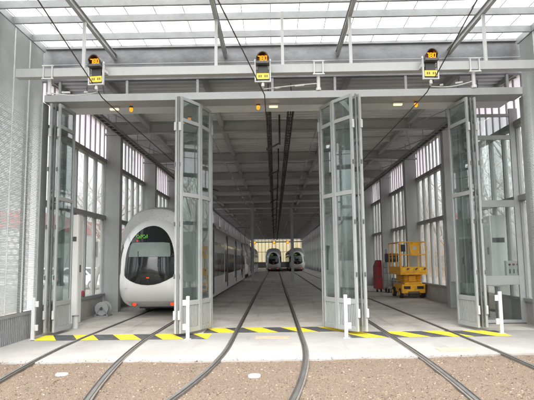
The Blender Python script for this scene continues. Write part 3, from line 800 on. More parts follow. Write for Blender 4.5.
# inner columns
for x, s in ((-1.80, 'left'), (1.42, 'right')):
    b = MB(); y = 44.0
    b.box(x-0.11, x+0.11, y-0.11, y-0.09, 0, 6.2); b.box(x-0.11, x+0.11, y+0.09, y+0.11, 0, 6.2); b.box(x-0.02, x+0.02, y-0.09, y+0.09, 0, 6.2); b.box(x-0.2, x+0.2, y-0.2, y+0.2, 0, 0.03)
    tag(b.build('hall_column', 'beam'), f'slim dark steel column standing to the {s} of the middle track deep in the hall', 'column', 'inner columns of the hall')

# far signals on the end frame
for x, s in ((-3.7, 'left of'), (-0.1, 'above'), (2.4, 'right of')):
    t = thing('far_signal', f'small amber lit signal at the far end of the hall, {s} the middle tram', 'signal', (x, 100, 4.6), 'amber signals at the far end')
    b = MB(); b.box(x-0.25, x+0.25, 99.9, 100.1, 4.65, 5.15); b.build('housing', 'dark', t)
    b = MB(); b.box(x-0.2, x+0.2, 99.88, 99.9, 4.72, 5.08); b.build('lens', 'orangelamp', t)
t = thing('signal_beam', 'thin dark beam across the far end of the hall carrying amber signals', 'beam', (0.25, 100.2, 5.15))
b = MB(); b.box(WL+0.3, WR-0.3, 100.12, 100.28, 4.9, 5.1); b.build('beam', 'beam', t)

# ------------------------------------------------------------------ trams
HW, HZ, ZC, PN, CAP = 1.15, 1.42, 1.70, 3.0, 2.0
def pexp(z): return 2.25 if z > ZC else 6.0
def sval(x, z):
    p = pexp(z); return (abs(x/HW)**p+abs((z-ZC)/HZ)**p)**(1/p)
def nose(x, z):
    s = min(1.0, sval(x, z))
    return CAP*(1-math.sqrt(max(0, 1-s**2.3)))*0.80+0.17*max(0, z-1.3)**1.25+0.10*max(0, 0.9-z)
def outline(n=64, top=2.25, low=6.0):
    r = []
    for k in range(n):
        t = 2*math.pi*k/n; c, s = math.cos(t), math.sin(t)
        p = top if s >= 0 else low
        r.append((HW*math.copysign(abs(c)**(2/p), c), ZC+HZ*math.copysign(abs(s)**(2/p), s)))
    return r
def patch(b, pts, cx, cz, off, rings=8, m=0):
    n = len(pts); o = len(b.v); c = (cx, cz)
    b.v.append((cx, nose(cx, cz)-off, cz))
    for j in range(1, rings+1):
        f = j/rings
        for px, pz in pts:
            x, z = cx+(px-cx)*f, cz+(pz-cz)*f
            b.v.append((x, nose(x, z)-off, z))
    for k in range(n): b.face((o, o+1+k, o+1+(k+1) % n), m)
    for j in range(rings-1):
        for k in range(n):
            k2 = (k+1) % n; a = o+1+j*n; d = a+n
            b.face((a+k, d+k, d+k2, a+k2), m)
def rim(b, pts, off0, off1, m=0):
    n = len(pts); o = len(b.v)
    for px, pz in pts: b.v += [(px, nose(px, pz)-off0, pz), (px, nose(px, pz)-off1, pz)]
    for k in range(n):
        k2 = (k+1) % n; b.face((o+2*k, o+2*k2, o+2*k2+1, o+2*k+1), m)
TL = 32.0
def make_tram(label, X, Y, group):
    t = thing('tram', label, 'tram', (0, 0, 0), group)
    out = outline(); n = len(out)
    b = MB()
    S_ = [0.08, 0.2, 0.35, 0.5, 0.62, 0.72, 0.8, 0.87, 0.92, 0.96, 0.985, 1.0]
    def ring(s, y=None):
        for x, z in out:
            px, pz = x*s, ZC+(z-ZC)*s
            b.v.append((px, nose(px, pz) if y is None else y, pz))
    for s in S_: ring(s)
    for y, tp, lw in ((2.15, 2.6, 6.0), (2.7, 3.6, 6.0), (3.3, 5.0, 6.0), (TL-2.4, 5.0, 5.0), (TL-0.9, 4.0, 4.0)):
        out2 = outline(n, tp, lw)
        for x, z in out2: b.v.append((x, y, z))
    for s in (0.97, 0.85, 0.6, 0.2): ring(s, TL-0.9+0.9*math.sqrt(1-s**2.5)) if s < 1 else None
    R_ = len(S_)+5+4
    for j in range(R_-1):
        for k in range(n):
            k2 = (k+1) % n; b.face((j*n+k, (j+1)*n+k, (j+1)*n+k2, j*n+k2))
    b.face([k for k in range(n)]); b.face([(R_-1)*n+k for k in range(n)][::-1])
    b.build('body', 'tramwhite', t, smooth=True, local=True)
    # silver roof fairing wrapping the shoulders
    b = MB(); hw, zt, zb = 1.165, 3.44, 2.05; m_ = 26
    def arch(y, s, dz, e=0.62):
        for k in range(m_+1):
            th = math.pi*k/m_; c, si = math.cos(th), math.sin(th)
            b.v.append((hw*s*math.copysign(abs(c)**e, c), y, zb+(zt-zb-dz)*abs(si)**e))
    ya = [(1.22, 0.93, 0.20, .86), (1.25, 0.965, 0.10, .86), (1.36, 0.99, 0.04, .85), (1.7, 1.0, 0.0, .82), (2.3, 1.0, 0, .72), (3.0, 1.0, 0, .60), (TL-2, 1.0, 0, .6), (TL-1.3, 0.97, 0.12, .6)]
    for y, s, dz, e in ya: arch(y, s, dz, e)
    for j in range(len(ya)-1):
        for k in range(m_): b.face((j*(m_+1)+k, (j+1)*(m_+1)+k, (j+1)*(m_+1)+k+1, j*(m_+1)+k+1))
    b.face(range(m_+1)); b.face([(len(ya)-1)*(m_+1)+k for k in range(m_+1)][::-1])
    b.build('roof_fairing', 'mesh', t, smooth=True, local=True)
    # windscreen
    pts = []
    for k in range(25):
        th = math.pi*k/24; pts.append((0.73*math.cos(th), 1.62+1.16*abs(math.sin(th))**0.93))
    low = [(-0.745, 1.45), (-0.735, 1.30), (-0.68, 1.235), (-0.53, 1.15), (-0.36, 1.08), (-0.18, 1.035), (0, 1.02)]
    pts += low + [(-x, z) for x, z in low[-2::-1]]
    b = MB(); patch(b, pts, 0, 1.75, 0.016, 16); rim(b, pts, 0.014, -0.02)
    w = b.build('windscreen', 'tramglass', t, smooth=True, local=True)
    b = MB(); bl = []
    for k in range(9): bl.append((-0.60+1.22*k/8, 1.84))
    bl += [(0.62, 1.95), (0.60, 2.10), (0.57, 2.24)]
    for k in range(1, 8): bl.append((0.57-1.13*k/8, 2.26))
    bl += [(-0.56, 2.24), (-0.59, 2.10), (-0.60, 1.95)]
    patch(b, bl, 0, 2.0, 0.034, 10); b.build('sun_blind', 'blind', w, smooth=True, local=True)
    b = MB(); x = -0.24   # dim row of green dots, too small to read
    for k in range(8):
        for q in range(3):
            if (k*5+q*3) % 4: b.box(-0.42+0.045*k, -0.39+0.045*k, nose(x, 2.42)-0.06, nose(x, 2.42)-0.045, 2.385+0.04*q, 2.412+0.04*q)
    b.build('route_display', 'led', w, local=True)
    b = MB(); z = 1.22; b.box(-0.03, 0.05, nose(0, z)-0.035, nose(0, z)-0.02, z, z+0.03); b.box(-0.40, -0.36, nose(-0.4, 2.3)-0.035, nose(-0.4, 2.3)-0.024, 2.29, 2.33); b.build('cab_lamp', 'redlamp', w, local=True)
    b = MB(); b.tube([(0.05, nose(0.05, 1.12)-0.04, 1.12), (-0.25, nose(-0.25, 1.6)-0.045, 1.6), (-0.3, nose(-0.3, 2.0)-0.045, 2.0)], 0.012, 6); b.build('wiper', 'black', w, local=True)
    # bumper seam + skirt
    b = MB()
    sk = []
    for k in range(17): sk.append((-0.92+1.84*k/16, 0.52))
    sk += [(0.92, 0.42), (0.84, 0.335)]
    for k in range(1, 14): sk.append((0.84-1.68*k/14, 0.32))
    sk += [(-0.84, 0.335), (-0.92, 0.42)]
    patch(b, sk, 0, 0.42, 0.016, 5); rim(b, sk, 0.016, -0.01); b.build('bumper', 'tramgrey', t, smooth=True, local=True)
    for x in (-0.57, 0.57):
        b = MB(); y = nose(x, 0.43)
        b.tube([(x, y+0.02, 0.43), (x, y-0.035, 0.43)], 0.085, 16); l = b.build('tail_lamp', 'dark', t, smooth=True, local=True)
        b = MB(); b.tube([(x, y-0.03, 0.43), (x, y-0.055, 0.43)], [0.062, 0.05], 16); b.build('lens', 'redlamp', l, smooth=True, local=True)
    b = MB(); z = 0.98; x = -0.66
    b.box(x-0.06, x+0.06, nose(x, z)-0.02, nose(x, z)+0.02, z-0.035, z+0.035); b.build('indicator', 'tramgrey', t, local=True)
    # side glazing, doors, articulation
    for sx in (-1, 1):
        b = MB()
        def body_x(y, z):
            lo, hi = 0.0, HW
            for _ in range(30):
                mid = (lo+hi)/2
                if nose(mid, z) < y: lo = mid
                else: hi = mid
            return lo
        nu, nv = 8, 8; o = len(b.v)
        for u in range(nu+1):
            for v in range(nv+1):
                ff = u/nu; yb = 0.78+1.05*ff; z0_, z1_ = 1.35-0.2*ff, 2.15+0.22*ff
                zz = z0_+(z1_-z0_)*v/nv
                b.v.append((sx*(body_x(yb, zz)+0.014), yb-0.008, zz))
        for u in range(nu):
            for v in range(nv):
                q = o+u*(nv+1)+v; b.face((q, q+1, q+nv+2, q+nv+1))
        b.build('cab_side_window', 'tramglass', t, smooth=True, local=True)
        y = 3.0; i = 0
        while y < TL-3:
            door = i % 4 in (1,)
            w_ = 1.3 if door else 1.45
            if abs((y % 6.6)-6.0) < 0.5:
                b = MB(); b.box(sx*1.115, sx*1.172, y, y+0.42, 0.35, 3.0)
                for q in range(5): b.box(sx*1.172, sx*1.182, y+0.02+0.08*q, y+0.05+0.08*q, 0.4, 2.95)
                b.build('bellows', 'dark', t, local=True); y += 0.5; continue
            if door:
                b = MB(); b.box(sx*1.12, sx*1.164, y, y+w_, 0.36, 2.58); d = b.build('door', 'tramgrey', t, bevel=0.01, local=True)
                b = MB()
                b.box(sx*1.165, sx*1.17, y+0.07, y+w_/2-0.03, 0.62, 2.48); b.box(sx*1.165, sx*1.17, y+w_/2+0.03, y+w_-0.07, 0.62, 2.48); b.build('pane', 'tramglass', d, local=True)
            else:
                b = MB(); b.box(sx*1.11, sx*1.161, y, y+w_-0.02, 1.02, 2.5); b.build('window', 'tramglass', t, bevel=0.02, local=True)
            y += w_+0.10; i += 1
        b = MB(); b.box(sx*1.05, sx*1.155, 2.8, TL-2.2, 0.22, 0.60); b.build('skirt', 'tramgrey', t, bevel=0.015, local=True)
    # undercarriage
    for yc in (4.2, 11.0, 21.0, 27.8):
        b = MB(); b.box(-0.95, 0.95, yc-1.2, yc+1.2, 0.12, 0.34); bg = b.build('bogie', 'dark', t, local=True)
        for sx in (-0.75, 0.75):
            for dy in (-0.8, 0.8):
                b = MB(); b.tube([(sx-0.06, yc+dy, 0.31), (sx+0.06, yc+dy, 0.31)], 0.295, 18); b.build('wheel', 'rail', bg, local=True)
    # pantograph
    p = thing_part('pantograph', t)
    b = MB(); z0 = 3.43; y = 12.0
    b.box(-0.6, 0.6, y-0.5, y+0.9, z0, z0+0.08)
    for x in (-0.32, 0.32):
        b.tube([(x, y+0.7, z0+0.08), (x*0.7, y-0.5, z0+0.85)], 0.025, 6); b.tube([(x*0.7, y-0.5, z0+0.85), (x*1.4, y+0.2, 5.36)], 0.02, 6)
    b.tube([(-0.8, y+0.2, 5.30), (-0.55, y+0.2, 5.385), (0.55, y+0.2, 5.385), (0.8, y+0.2, 5.30)], 0.028, 6)
    b.tube([(-0.55, y+0.0, 5.38), (0.55, y+0.0, 5.38)], 0.022, 6)
    b.build('pantograph', 'dark', t, local=True)
    t.location = (X, Y, 0)
    return t
def thing_part(name, t): return None
TG = 'white trams parked in the hall'
tram0 = make_tram('white tram with rounded nose and big dark windscreen just inside the left gate', TRK[0]-0.06, 15.6, TG)
def tram_copy(X, Y, label):
    c = copy_tree(tram0); c.location = (X, Y, 0); c['label'] = label; return c
tram_copy(TRK[0], 49.2, 'second white tram coupled close behind the nearest one on the left track')
tram_copy(TRK[1], 79.5, 'small distant white tram with red lamps at the end of the middle track')
tram_copy(TRK[2], 79.0, 'small distant white tram with red lamps half hidden by a column on the right track')

# ------------------------------------------------------------------ scissor lift
t = thing('scissor_lift', 'orange yellow scissor lift with railed platform parked by the right glazed wall', 'lift', (5.9, 24.3, 0))
x0, x1, y0, y1 = 5.36, 6.36, 23.2, 25.3
b = MB(); b.box(x0+0.08, x1-0.08, y0+0.25, y1-0.1, 0.22, 0.58); b.box(x0+0.0, x1+0.0, y0+0.0, y0+0.24, 0.22, 0.60); b.box(x0+0.12, x1-0.12, y0+0.02, y0+0.5, 0.601, 0.68)
b.build('chassis', 'liftyellow', t, bevel=0.03)
for xa in (x0+0.08, x1-0.36):
    b = MB(); b.box(xa, xa+0.28, y0-0.008, y0+0.01, 0.40, 0.52); b.build('vent', 'black', t)
b = MB(); b.box(x0+0.25, x1-0.25, y0-0.012, y0-0.002, 0.24, 0.30); b.build('step_plate', 'dark', t)
for xx in (x0-0.02, x1-0.12):
    for yy in (y0+0.42, y1-0.35):
        b = MB(); b.tube([(xx, yy, 0.21), (xx+0.14, yy, 0.21)], 0.21, 20); w = b.build('wheel', 'tyre', t, bevel=0.02)
        b = MB(); b.tube([(xx-0.01, yy, 0.21), (xx+0.15, yy, 0.21)], 0.11, 14); b.build('rim', 'liftyellow', w)
b = MB()
for k in range(4):
    za = 0.69+k*0.075
    for xx in (x0+0.2, x1-0.2):
        b.bar((xx, y0+0.3, za), (xx, y1-0.3, za+0.05), 0.06, 0.055); b.bar((xx+0.07, y0+0.3, za+0.05), (xx+0.07, y1-0.3, za), 0.06, 0.055)
    b.tube([(x0+0.18, y0+0.3, za+0.03), (x1-0.12, y0+0.3, za+0.03)], 0.03, 8)
b.build('scissor_arms', 'liftyellow', t)
b = MB(); b.box(x0+0.35, x1-0.35, y0+0.2, y0+0.28, 0.70, 0.95); b.build('ladder', 'liftyellow', t)
px0, px1, py0, py1 = 5.30, 6.42, 23.1, 25.4
b = MB(); b.box(px0, px1, py0, py1, 1.0, 1.08)
b.box(px0, px1, py0, py0+0.03, 1.085, 1.33); b.box(px0, px0+0.03, py0+0.031, py1, 1.085, 1.33); b.box(px1-0.03, px1, py0+0.031, py1, 1.085, 1.33); b.box(px0+0.031, px1-0.031, py1-0.03, py1, 1.085, 1.33)
b.build('platform', 'liftyellow', t, bevel=0.008)
b = MB()
for k in range(6): 
    xa = px0+0.06+k*0.18
    b.add([(xa, py0-0.004, 1.20), (xa+0.09, py0-0.004, 1.20), (xa+0.15, py0-0.004, 1.29), (xa+0.06, py0-0.004, 1.29)], [(0,1,2,3)], k % 2)
b.build('hazard_strip', ['yellow', 'blackpaint'], t)
b = MB()
for z in (1.85, 2.38):
    b.tube([(px0+0.02, py0+0.02, z), (px1-0.02, py0+0.02, z), (px1-0.02, py1-0.02, z), (px0+0.02, py1-0.02, z), (px0+0.02, py0+0.02, z)], 0.022, 8)
for xx, yy in [(px0+0.02, py0+0.02), (px0+0.36, py0+0.02), (px1-0.36, py0+0.02), (px1-0.02, py0+0.02), (px0+0.02, 23.9), (px0+0.02, 24.7), (px1-0.02, 23.9), (px1-0.02, 24.7), (px0+0.02, py1-0.02), (px1-0.02, py1-0.02), (5.8, py1-0.02)]:
    b.tube([(xx, yy, 1.08), (xx, yy, 2.38)], 0.022, 8)
b.build('guard_rail', 'liftyellow', t, smooth=True)
b = MB(); b.add([(5.70, py0-0.005, 2.36), (6.16, py0-0.005, 2.36), (6.10, py0-0.005, 1.80), (5.76, py0-0.005, 1.80), (5.70, py0-0.03, 2.36), (6.16, py0-0.03, 2.36), (6.10, py0-0.03, 1.80), (5.76, py0-0.03, 1.80)],
             [(0,1,2,3),(7,6,5,4),(0,4,5,1),(1,5,6,2),(2,6,7,3),(3,7,4,0)]); cb = b.build('sign_board', 'liftyellow', t)
b = MB(); b.tube([(5.93, py0-0.031, 2.12), (5.93, py0-0.036, 2.12)], 0.085, 18); b.build('emblem', 'white', cb)
b = MB(); b.box(px0+0.10, px0+0.26, py0+0.05, py0+0.22, 1.98, 2.28); b.tube([(px0+0.18, py0+0.1, 2.0), (px0+0.2, py0+0.14, 1.6), (px0+0.16, py0+0.2, 1.1)], 0.018, 6); b.build('control_panel', 'black', t, bevel=0.02)

# red machine and cage cart behind the lift
t = thing('red_machine', 'tall red wheeled machine standing left of the scissor lift', 'machine', (5.35, 28.4, 0))
b = MB(); b.box(5.18, 5.50, 28.0, 28.9, 0.14, 1.30)
b.add([(5.18, 28.0, 1.302), (5.50, 28.0, 1.302), (5.50, 28.9, 1.302), (5.18, 28.9, 1.302), (5.30, 28.1, 1.62), (5.50, 28.1, 1.62), (5.50, 28.8, 1.62), (5.30, 28.8, 1.62)], [(4,5,6,7),(0,1,5,4),(1,2,6,5),(2,3,7,6),(3,0,4,7)])
b.build('body', 'red', t, bevel=0.03)
b = MB(); b.box(5.21, 5.47, 27.985, 27.998, 0.75, 0.80); b.build('vent', 'dark', t)
for xx in (5.20, 5.40):
    b = MB(); b.tube([(xx, 28.15, 0.1), (xx+0.06, 28.15, 0.1)], 0.1, 14); b.build('wheel', 'tyre', t)
t = thing('cage_cart', 'grey wire cage cart loaded with a black case beside the red machine', 'cart', (5.85, 27.6, 0))
b = MB(); b.box(5.6, 6.2, 27.2, 28.0, 0.2, 0.26)
for xx in (5.6, 5.75, 5.9, 6.05, 6.2):
    b.tube([(xx, 27.2, 0.26), (xx, 27.2, 1.5)], 0.014, 6); b.tube([(xx, 28.0, 0.26), (xx, 28.0, 1.5)], 0.014, 6)
for yy in (27.4, 27.6, 27.8): b.tube([(5.6, yy, 0.26), (5.6, yy, 1.5)], 0.014, 6); b.tube([(6.2, yy, 0.26), (6.2, yy, 1.5)], 0.014, 6)
for z in (0.6, 0.95, 1.25, 1.5): b.tube([(5.6, 27.2, z), (6.2, 27.2, z), (6.2, 28.0, z), (5.6, 28.0, z), (5.6, 27.2, z)], 0.016, 6)
b.build('cage', 'galv', t)
for xx in (5.64, 6.16):
    for yy in (27.26, 27.94):
        b = MB(); b.tube([(xx-0.03, yy, 0.1), (xx+0.03, yy, 0.1)], 0.1, 12); b.build('wheel', 'tyre', t)
t = thing('black_case', 'black case standing on top of the wire cage cart', 'case', (5.9, 27.6, 1.52))
b = MB(); b.box(5.62, 6.18, 27.25, 27.95, 1.52, 1.94); b.build('case', 'black', t, bevel=0.03)
b = MB(); b.box(5.7, 6.1, 27.24, 27.249, 1.66, 1.78); b.build('handle', 'dark', t)
t = thing('white_box', 'small white box lying on the black case', 'box', (5.95, 27.6, 1.94))
b = MB(); b.box(5.62, 5.94, 27.3, 27.75, 1.942, 2.16); b.build('carton', 'white', t, bevel=0.01)
b = MB(); b.box(5.62, 5.94, 27.51, 27.55, 2.1605, 2.163); b.build('lid_tape', 'rust', t)

# cabinets
def cabinet(x0, x1, y0, y1, z0, z1, label, face):
    t = thing('wall_cabinet', label, 'cabinet', ((x0+x1)/2, (y0+y1)/2, z0), 'white cabinets along the hall walls')
    b = MB(); b.box(x0, x1, y0, y1, z0, z1); b.build('housing', 'cabinet', t, bevel=0.012)
    xf = x0 if face < 0 else x1; e = face*0.012
    b = MB(); b.box(xf+face*0.001, xf+e, y0+0.04, y1-0.04, z0+0.04, z1-0.04); d = b.build('door', 'cabinet', t, bevel=0.004)
    b = MB(); b.box(xf+e+face*0.001, xf+e+face*0.03, y0+0.12, y0+0.16, (z0+z1)/2-0.1, (z0+z1)/2+0.1); b.build('handle', 'dark', d)
    b = MB(); b.box(x0+0.05, x1-0.05, y0-0.012, y0-0.001, z1-0.75, z1-0.62); b.build('vent', 'dark', t)
    if z0 > 0.3:
        b = MB(); b.box(x0+0.1, x0+0.16, y0+0.1, y0+0.16, 0, z0); b.box(x1-0.16, x1-0.1, y1-0.16, y1-0.1, 0, z0); b.build('foot', 'galv', t)
cabinet(5.95, 6.38, 15.0, 16.5, 0.9, 2.85, 'tall white cabinet behind the right glazed screen', -1)
cabinet(5.9, 6.33, 16.9, 18.4, 0.9, 2.3, 'lower white cabinet seen through the right gate leaf', -1)
cabinet(-5.83, -5.58, 15.3, 15.65, 0.0, 3.05, 'slim full height white cabinet against the left glazed wall', 1)
t = thing('floor_stub', 'short white stub post on the floor by the left gate leaf', 'post', (-5.25, 14.1, 0))
b = MB(); b.tube([(-5.22, 14.25, 0), (-5.22, 14.25, 0.30)], 0.075, 16); b.build('pipe', 'white', t, smooth=True)
b = MB(); b.tube([(-5.22, 14.25, 0.30), (-5.22, 14.25, 0.33)], 0.085, 16); b.build('cap', 'galv', t, smooth=True)
# hose reel by the left sill
t = thing('hose_reel', 'grey round hose reel on the floor against the left wall sill', 'reel', (-5.55, 17.5, 0))
for yy in (17.25, 17.62):
    b = MB(); b.tube([(-5.5, yy, 0.24), (-5.5, yy+0.03, 0.24)], 0.21, 24); b.build('disc', 'panel', t)
b = MB(); b.tube([(-5.5, 17.28, 0.24), (-5.5, 17.62, 0.24)], 0.15, 20); b.build('hose', 'panel', t)
b = MB(); b.tube([(-5.5, 17.22, 0.24), (-5.5, 17.255, 0.24)], 0.05, 14); b.build('hub', 'dark', t)
b = MB(); b.box(-5.72, -5.28, 17.22, 17.68, 0, 0.03); b.bar((-5.7, 17.24, 0.02), (-5.5, 17.24, 0.3), 0.03, 0.03); b.bar((-5.3, 17.24, 0.02), (-5.5, 17.24, 0.3), 0.03, 0.03); b.build('stand', 'galv', t)
t = thing('red_beacon', 'small red lamp on the left window sill', 'beacon', (-5.88, 16.6, 0.65))
b = MB(); b.tube([(-5.88, 16.6, 0.652), (-5.88, 16.6, 0.70)], 0.06, 12); b.build('base', 'dark', t)
b = MB(); b.tube([(-5.88, 16.6, 0.70), (-5.88, 16.6, 0.80), (-5.88, 16.6, 0.84)], [0.055, 0.055, 0.03], 12); b.build('lens', 'red', t, smooth=True)

# ------------------------------------------------------------------ outside: building, cars, trees
t = thing('depot_building', 'low pale building with a red parapet band beyond the left glazed wall', 'building', (-21, 60, 0))
b = MB(); b.box(-36, -18, 40, 92, -0.1, 4.35); b.build('wall', 'render', t)
b = MB(); b.box(-36.1, -17.9, 39.9, 92.1, 4.352, 5.6); b.build('parapet', 'redband', t)
for k in range(9):
    y = 43+5.4*k
    b = MB(); b.box(-18.01, -17.93, y, y+0.9, 2.2, 3.8); w = b.build('window', 'mullion', t)
    b = MB(); b.box(-17.929, -17.92, y+0.06, y+0.84, 2.26, 3.74); b.build('pane', 'tramglass', w)
def car(X, Y, rz, label, mat):
    t = thing('parked_car', label, 'car', (0, 0, 0), 'cars parked outside the left wall')
    prof = [(-2.05, 0.35), (-2.1, 0.6), (-2.0, 0.85), (-1.1, 0.98), (-0.45, 1.40), (0.95, 1.43), (1.75, 1.0), (2.05, 0.92), (2.1, 0.55), (2.02, 0.32)]
    b = MB(); W = [0.72, 0.82, 0.84, 0.84, 0.66, 0.66, 0.80, 0.80, 0.80, 0.72]; n = len(prof)
    for (y, z), w in zip(prof, W): b.v += [(-w, y, z), (w, y, z)]
    for i in range(n-1): b.face((2*i, 2*i+1, 2*i+3, 2*i+2))
    b.face([2*i for i in range(n)][::-1]); b.face([2*i+1 for i in range(n)]); b.face((0, 2*n-2, 2*n-1, 1))
    b.build('body', mat, t, bevel=0.05, local=True)
    b = MB()
    for sx in (-1, 1): b.add([(sx*0.855, -1.0, 1.0), (sx*0.70, -0.42, 1.34), (sx*0.70, 0.9, 1.37), (sx*0.835, 1.55, 1.02)], [(0,1,2,3)])
    b.build('side_window', 'tramglass', t, local=True)
    b = MB(); b.add([(-0.72, -1.06, 1.02), (0.72, -1.06, 1.02), (0.6, -0.5, 1.385), (-0.6, -0.5, 1.385)], [(0,1,2,3)]); b.build('windscreen', 'tramglass', t, local=True)
    for sx in (-1, 1):
        for y in (-1.3, 1.3):
            b = MB(); b.tube([(sx*0.68, y, 0.30), (sx*0.86, y, 0.30)], 0.31, 20); w = b.build('wheel', 'tyre', t, bevel=0.03, local=True)
            b = MB(); b.tube([(sx*0.70, y, 0.30), (sx*0.868, y, 0.30)], 0.2, 16); b.build('rim', 'galv', w, local=True)
        b = MB(); b.box(sx*0.5, sx*0.76, -2.12, -2.03, 0.62, 0.78); b.build('headlight', 'paleconcrete', t, bevel=0.02, local=True)
    t.location = (X, Y, -0.11); t.rotation_euler[2] = rz
car(-13.2, 37.5, R(70), 'white car parked outside the left glazed wall, nearest the first column', 'carwhite')
car(-15.6, 38.6, R(80), 'silver car parked outside behind the white car', 'tramgrey')

def tree_proto(seed, H):
    random.seed(seed); tr, cr = MB(), MB()
    def grow(mb, p, d, l, r, depth):
        pts = [p]; rs = [r]; q = p.copy(); dd = d.copy(); n = 4 if depth < 2 else 3
        for k in range(n):
            dd = (dd+Vector((random.uniform(-1, 1), random.uniform(-1, 1), random.uniform(-0.3, 0.6)))*0.16*(1+0.4*depth)).normalized()
            q = q+dd*l/n; pts.append(q.copy()); rs.append(r*(1-0.55*(k+1)/n))
        mb.tube(pts, rs, 8 if depth == 0 else 5 if depth < 3 else 3, 0, cap=False)
        if depth >= 5: return
        nb = (6, 4, 4, 3, 3)[depth]
        for k in range(nb):
            f = random.uniform(0.3, 1.0) if depth else random.uniform(0.35, 1.0)
            i = min(n-1, int(f*n)); base = pts[i].lerp(pts[i+1], f*n-i)
            ax = Vector((random.uniform(-1, 1), random.uniform(-1, 1), random.uniform(0.0, 0.9))).normalized()
            nd = (dd*0.55+ax*0.85).normalized()
            grow(cr, base, nd, l*random.uniform(0.5, 0.72), rs[i]*0.55, depth+1)
    grow(tr, Vector((0, 0, -0.2)), Vector((random.uniform(-.06, .06), random.uniform(-.06, .06), 1)), H*0.5, 0.17, 0)
    return tr, cr
def tree(proto, X, Y, s, rz, label, group):
    t = thing('bare_tree', label, 'tree', (X, Y, -0.1), group, rz); t.scale = (s, s, s)
    for nm, me in proto:
        o = bpy.data.objects.new(nm, me); COL.objects.link(o); o.parent = t
protos = []
for sd, H in ((3, 9.5), (8, 11.0), (21, 8.5)):
    tr, cr = tree_proto(sd, H); pr = []
    for nm, mb, mt in (('trunk', tr, 'bark'), ('crown', cr, 'twig')):
        o = mb.build(nm, mt, None, smooth=False); pr.append((nm, o.data)); bpy.data.objects.remove(o)
    protos.append(pr)
random.seed(5)
rt = [(9.6, 17.5, 0, 1.0, 'thick leaning bare tree right outside the glazed screen at the right'), (10.6, 22.6, 1, 1.05, 'tall bare tree outside the right wall, behind the second gate leaf'),
      (10.2, 28.5, 2, 1.1, 'bare tree outside the right wall, behind the scissor lift'), (11.5, 35, 0, 1.0, 'bare tree outside the right wall, past the scissor lift'),
      (10.8, 42, 1, 0.95, 'bare tree outside the right wall, behind the third column'), (13.5, 20, 2, 1.2, 'wide bare tree in the second row outside the right screen'),
      (14.5, 26, 0, 1.2, 'bare tree in the second row outside the right wall, near the lift'), (15.0, 33, 1, 1.1, 'bare tree in the second row outside the right wall, beyond the lift'),
      (11.8, 50, 2, 1.0, 'bare tree far along the right wall')]
for X, Y, k, s, lb in rt: tree(protos[k], X, Y, s, random.uniform(0, 6.28), lb, 'bare trees outside the right wall')
lt = [(-10.5, 31, 1, 1.0, 'bare tree outside the left wall behind the nose of the tram'), (-11.5, 38.5, 2, 1.0, 'bare tree outside the left wall beyond the second column'),
      (-10.0, 46, 0, 1.0, 'bare tree outside the left wall, far along'), (-9.4, 16.5, 2, 0.8, 'small bare tree behind the left louvred wall')]
for X, Y, k, s, lb in lt: tree(protos[k], X, Y, s, random.uniform(0, 6.28), lb, 'bare trees outside the left wall')
# brown wood beyond the right wall
b = MB(); random.seed(17)
for k in range(5200):
    x = random.uniform(13, 30); y = random.uniform(8, 120); h = random.uniform(0.6, 2.6)*(1+0.05*(x-13))
    l = random.uniform(-0.4, 0.4); l2 = random.uniform(-0.4, 0.4); r = random.uniform(0.008, 0.022)
    p = Vector((x, y, -0.12)); q = p+Vector((l*0.5*h, l2*0.5*h, h*0.6)); e = p+Vector((l*h*1.3, l2*h*1.3, h))
    b.tube([p, q, e], [r, r*0.8, r*0.3], 3, 0, cap=False)
    for j in range(3):
        s0 = p.lerp(q, random.uniform(0.3, 1)); b.tube([s0, s0+Vector((random.uniform(-.6, .6), random.uniform(-.6, .6), random.uniform(.1, .8)))], [r*0.6, r*0.2], 3, 0, cap=False)
tag(b.build('undergrowth', 'brush'), 'tangled brown undergrowth beyond the right glazed wall', 'undergrowth', kind='stuff')
b = MB(); random.seed(23)
for k in range(900):
    x = random.uniform(24, 60); y = random.uniform(-5, 150); h = random.uniform(6, 12); r = random.uniform(0.05, 0.13)
    l = random.uniform(-0.8, 0.8); l2 = random.uniform(-0.8, 0.8)
    p = Vector((x, y, -0.12)); e = p+Vector((l, l2, h))
    b.tube([p, e], [r, r*0.2], 4, 0, cap=False)
    for j in range(9):
        s0 = p.lerp(e, random.uniform(0.3, 0.95)); e2 = s0+Vector((random.uniform(-1.8, 1.8), random.uniform(-1.8, 1.8), random.uniform(.5, 2.4)))
        b.tube([s0, e2], [r*0.3, r*0.08], 3, 0, cap=False)
        e3 = s0.lerp(e2, 0.5)+Vector((random.uniform(-.9, .9), random.uniform(-.9, .9), random.uniform(.3, 1.2))); b.tube([s0.lerp(e2, 0.5), e3], [r*0.16, r*0.06], 3, 0, cap=False)
tag(b.build('far_woodland', 'twig'), 'thin bare woodland in the distance beyond the right wall', 'woodland', kind='stuff')

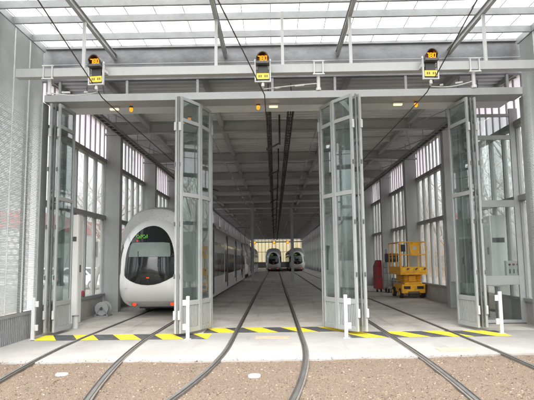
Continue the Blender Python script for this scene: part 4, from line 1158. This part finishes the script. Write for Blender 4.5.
# ------------------------------------------------------------------ world, sun, camera
w = bpy.data.worlds.new('World'); S.world = w; w.use_nodes = True
nt = w.node_tree
for n_ in list(nt.nodes): nt.nodes.remove(n_)
sky = nt.nodes.new('ShaderNodeTexSky'); sky.sky_type = 'NISHITA'; sky.sun_disc = False
ELEV, ROT = R(52), R(180)
sky.sun_elevation = ELEV; sky.sun_rotation = ROT; sky.air_density = 1.0; sky.dust_density = 5.0; sky.ozone_density = 1.0
hsv = nt.nodes.new('ShaderNodeHueSaturation'); hsv.inputs['Saturation'].default_value = 0.12
bg = nt.nodes.new('ShaderNodeBackground'); bg.inputs['Strength'].default_value = 0.15
wo = nt.nodes.new('ShaderNodeOutputWorld')
nt.links.new(sky.outputs[0], hsv.inputs['Color']); nt.links.new(hsv.outputs[0], bg.inputs['Color']); nt.links.new(bg.outputs[0], wo.inputs['Surface'])
sl = bpy.data.lights.new('sun', 'SUN'); sl.energy = 0.5; sl.angle = R(40); sl.color = (1.0, 0.97, 0.93)
so = bpy.data.objects.new('sun', sl); COL.objects.link(so)
so.rotation_euler = (R(90)-ELEV, 0, 0)   # shines from behind the camera (-Y) downwards
so.rotation_euler = Vector((0, math.cos(ELEV), -math.sin(ELEV))).to_track_quat('-Z', 'Y').to_euler()

cam = bpy.data.cameras.new('camera'); cam.sensor_width = 36; cam.lens = 36*540/534; cam.clip_start = 0.1; cam.clip_end = 2000
co = bpy.data.objects.new('camera', cam); COL.objects.link(co)
mat = Matrix.Rotation(R(0.75), 4, 'Z') @ Matrix.Rotation(R(90+6.34), 4, 'X') @ Matrix.Rotation(R(-0.75), 4, 'Z')
mat.translation = (0, 0, 1.70); co.matrix_world = mat
S.camera = co
S.render.engine = 'CYCLES'
S.cycles.use_denoising = True
S.cycles.max_bounces = 10; S.cycles.transparent_max_bounces = 24; S.cycles.transmission_bounces = 8; S.cycles.diffuse_bounces = 8; S.cycles.glossy_bounces = 4
S.cycles.caustics_reflective = False; S.cycles.caustics_refractive = False
S.cycles.sample_clamp_indirect = 8
vs = S.view_settings; vs.view_transform = 'Standard'; vs.look = 'None'; vs.gamma = 1; vs.exposure = 2.1; vs.use_curve_mapping = False
S.display_settings.display_device = 'sRGB'
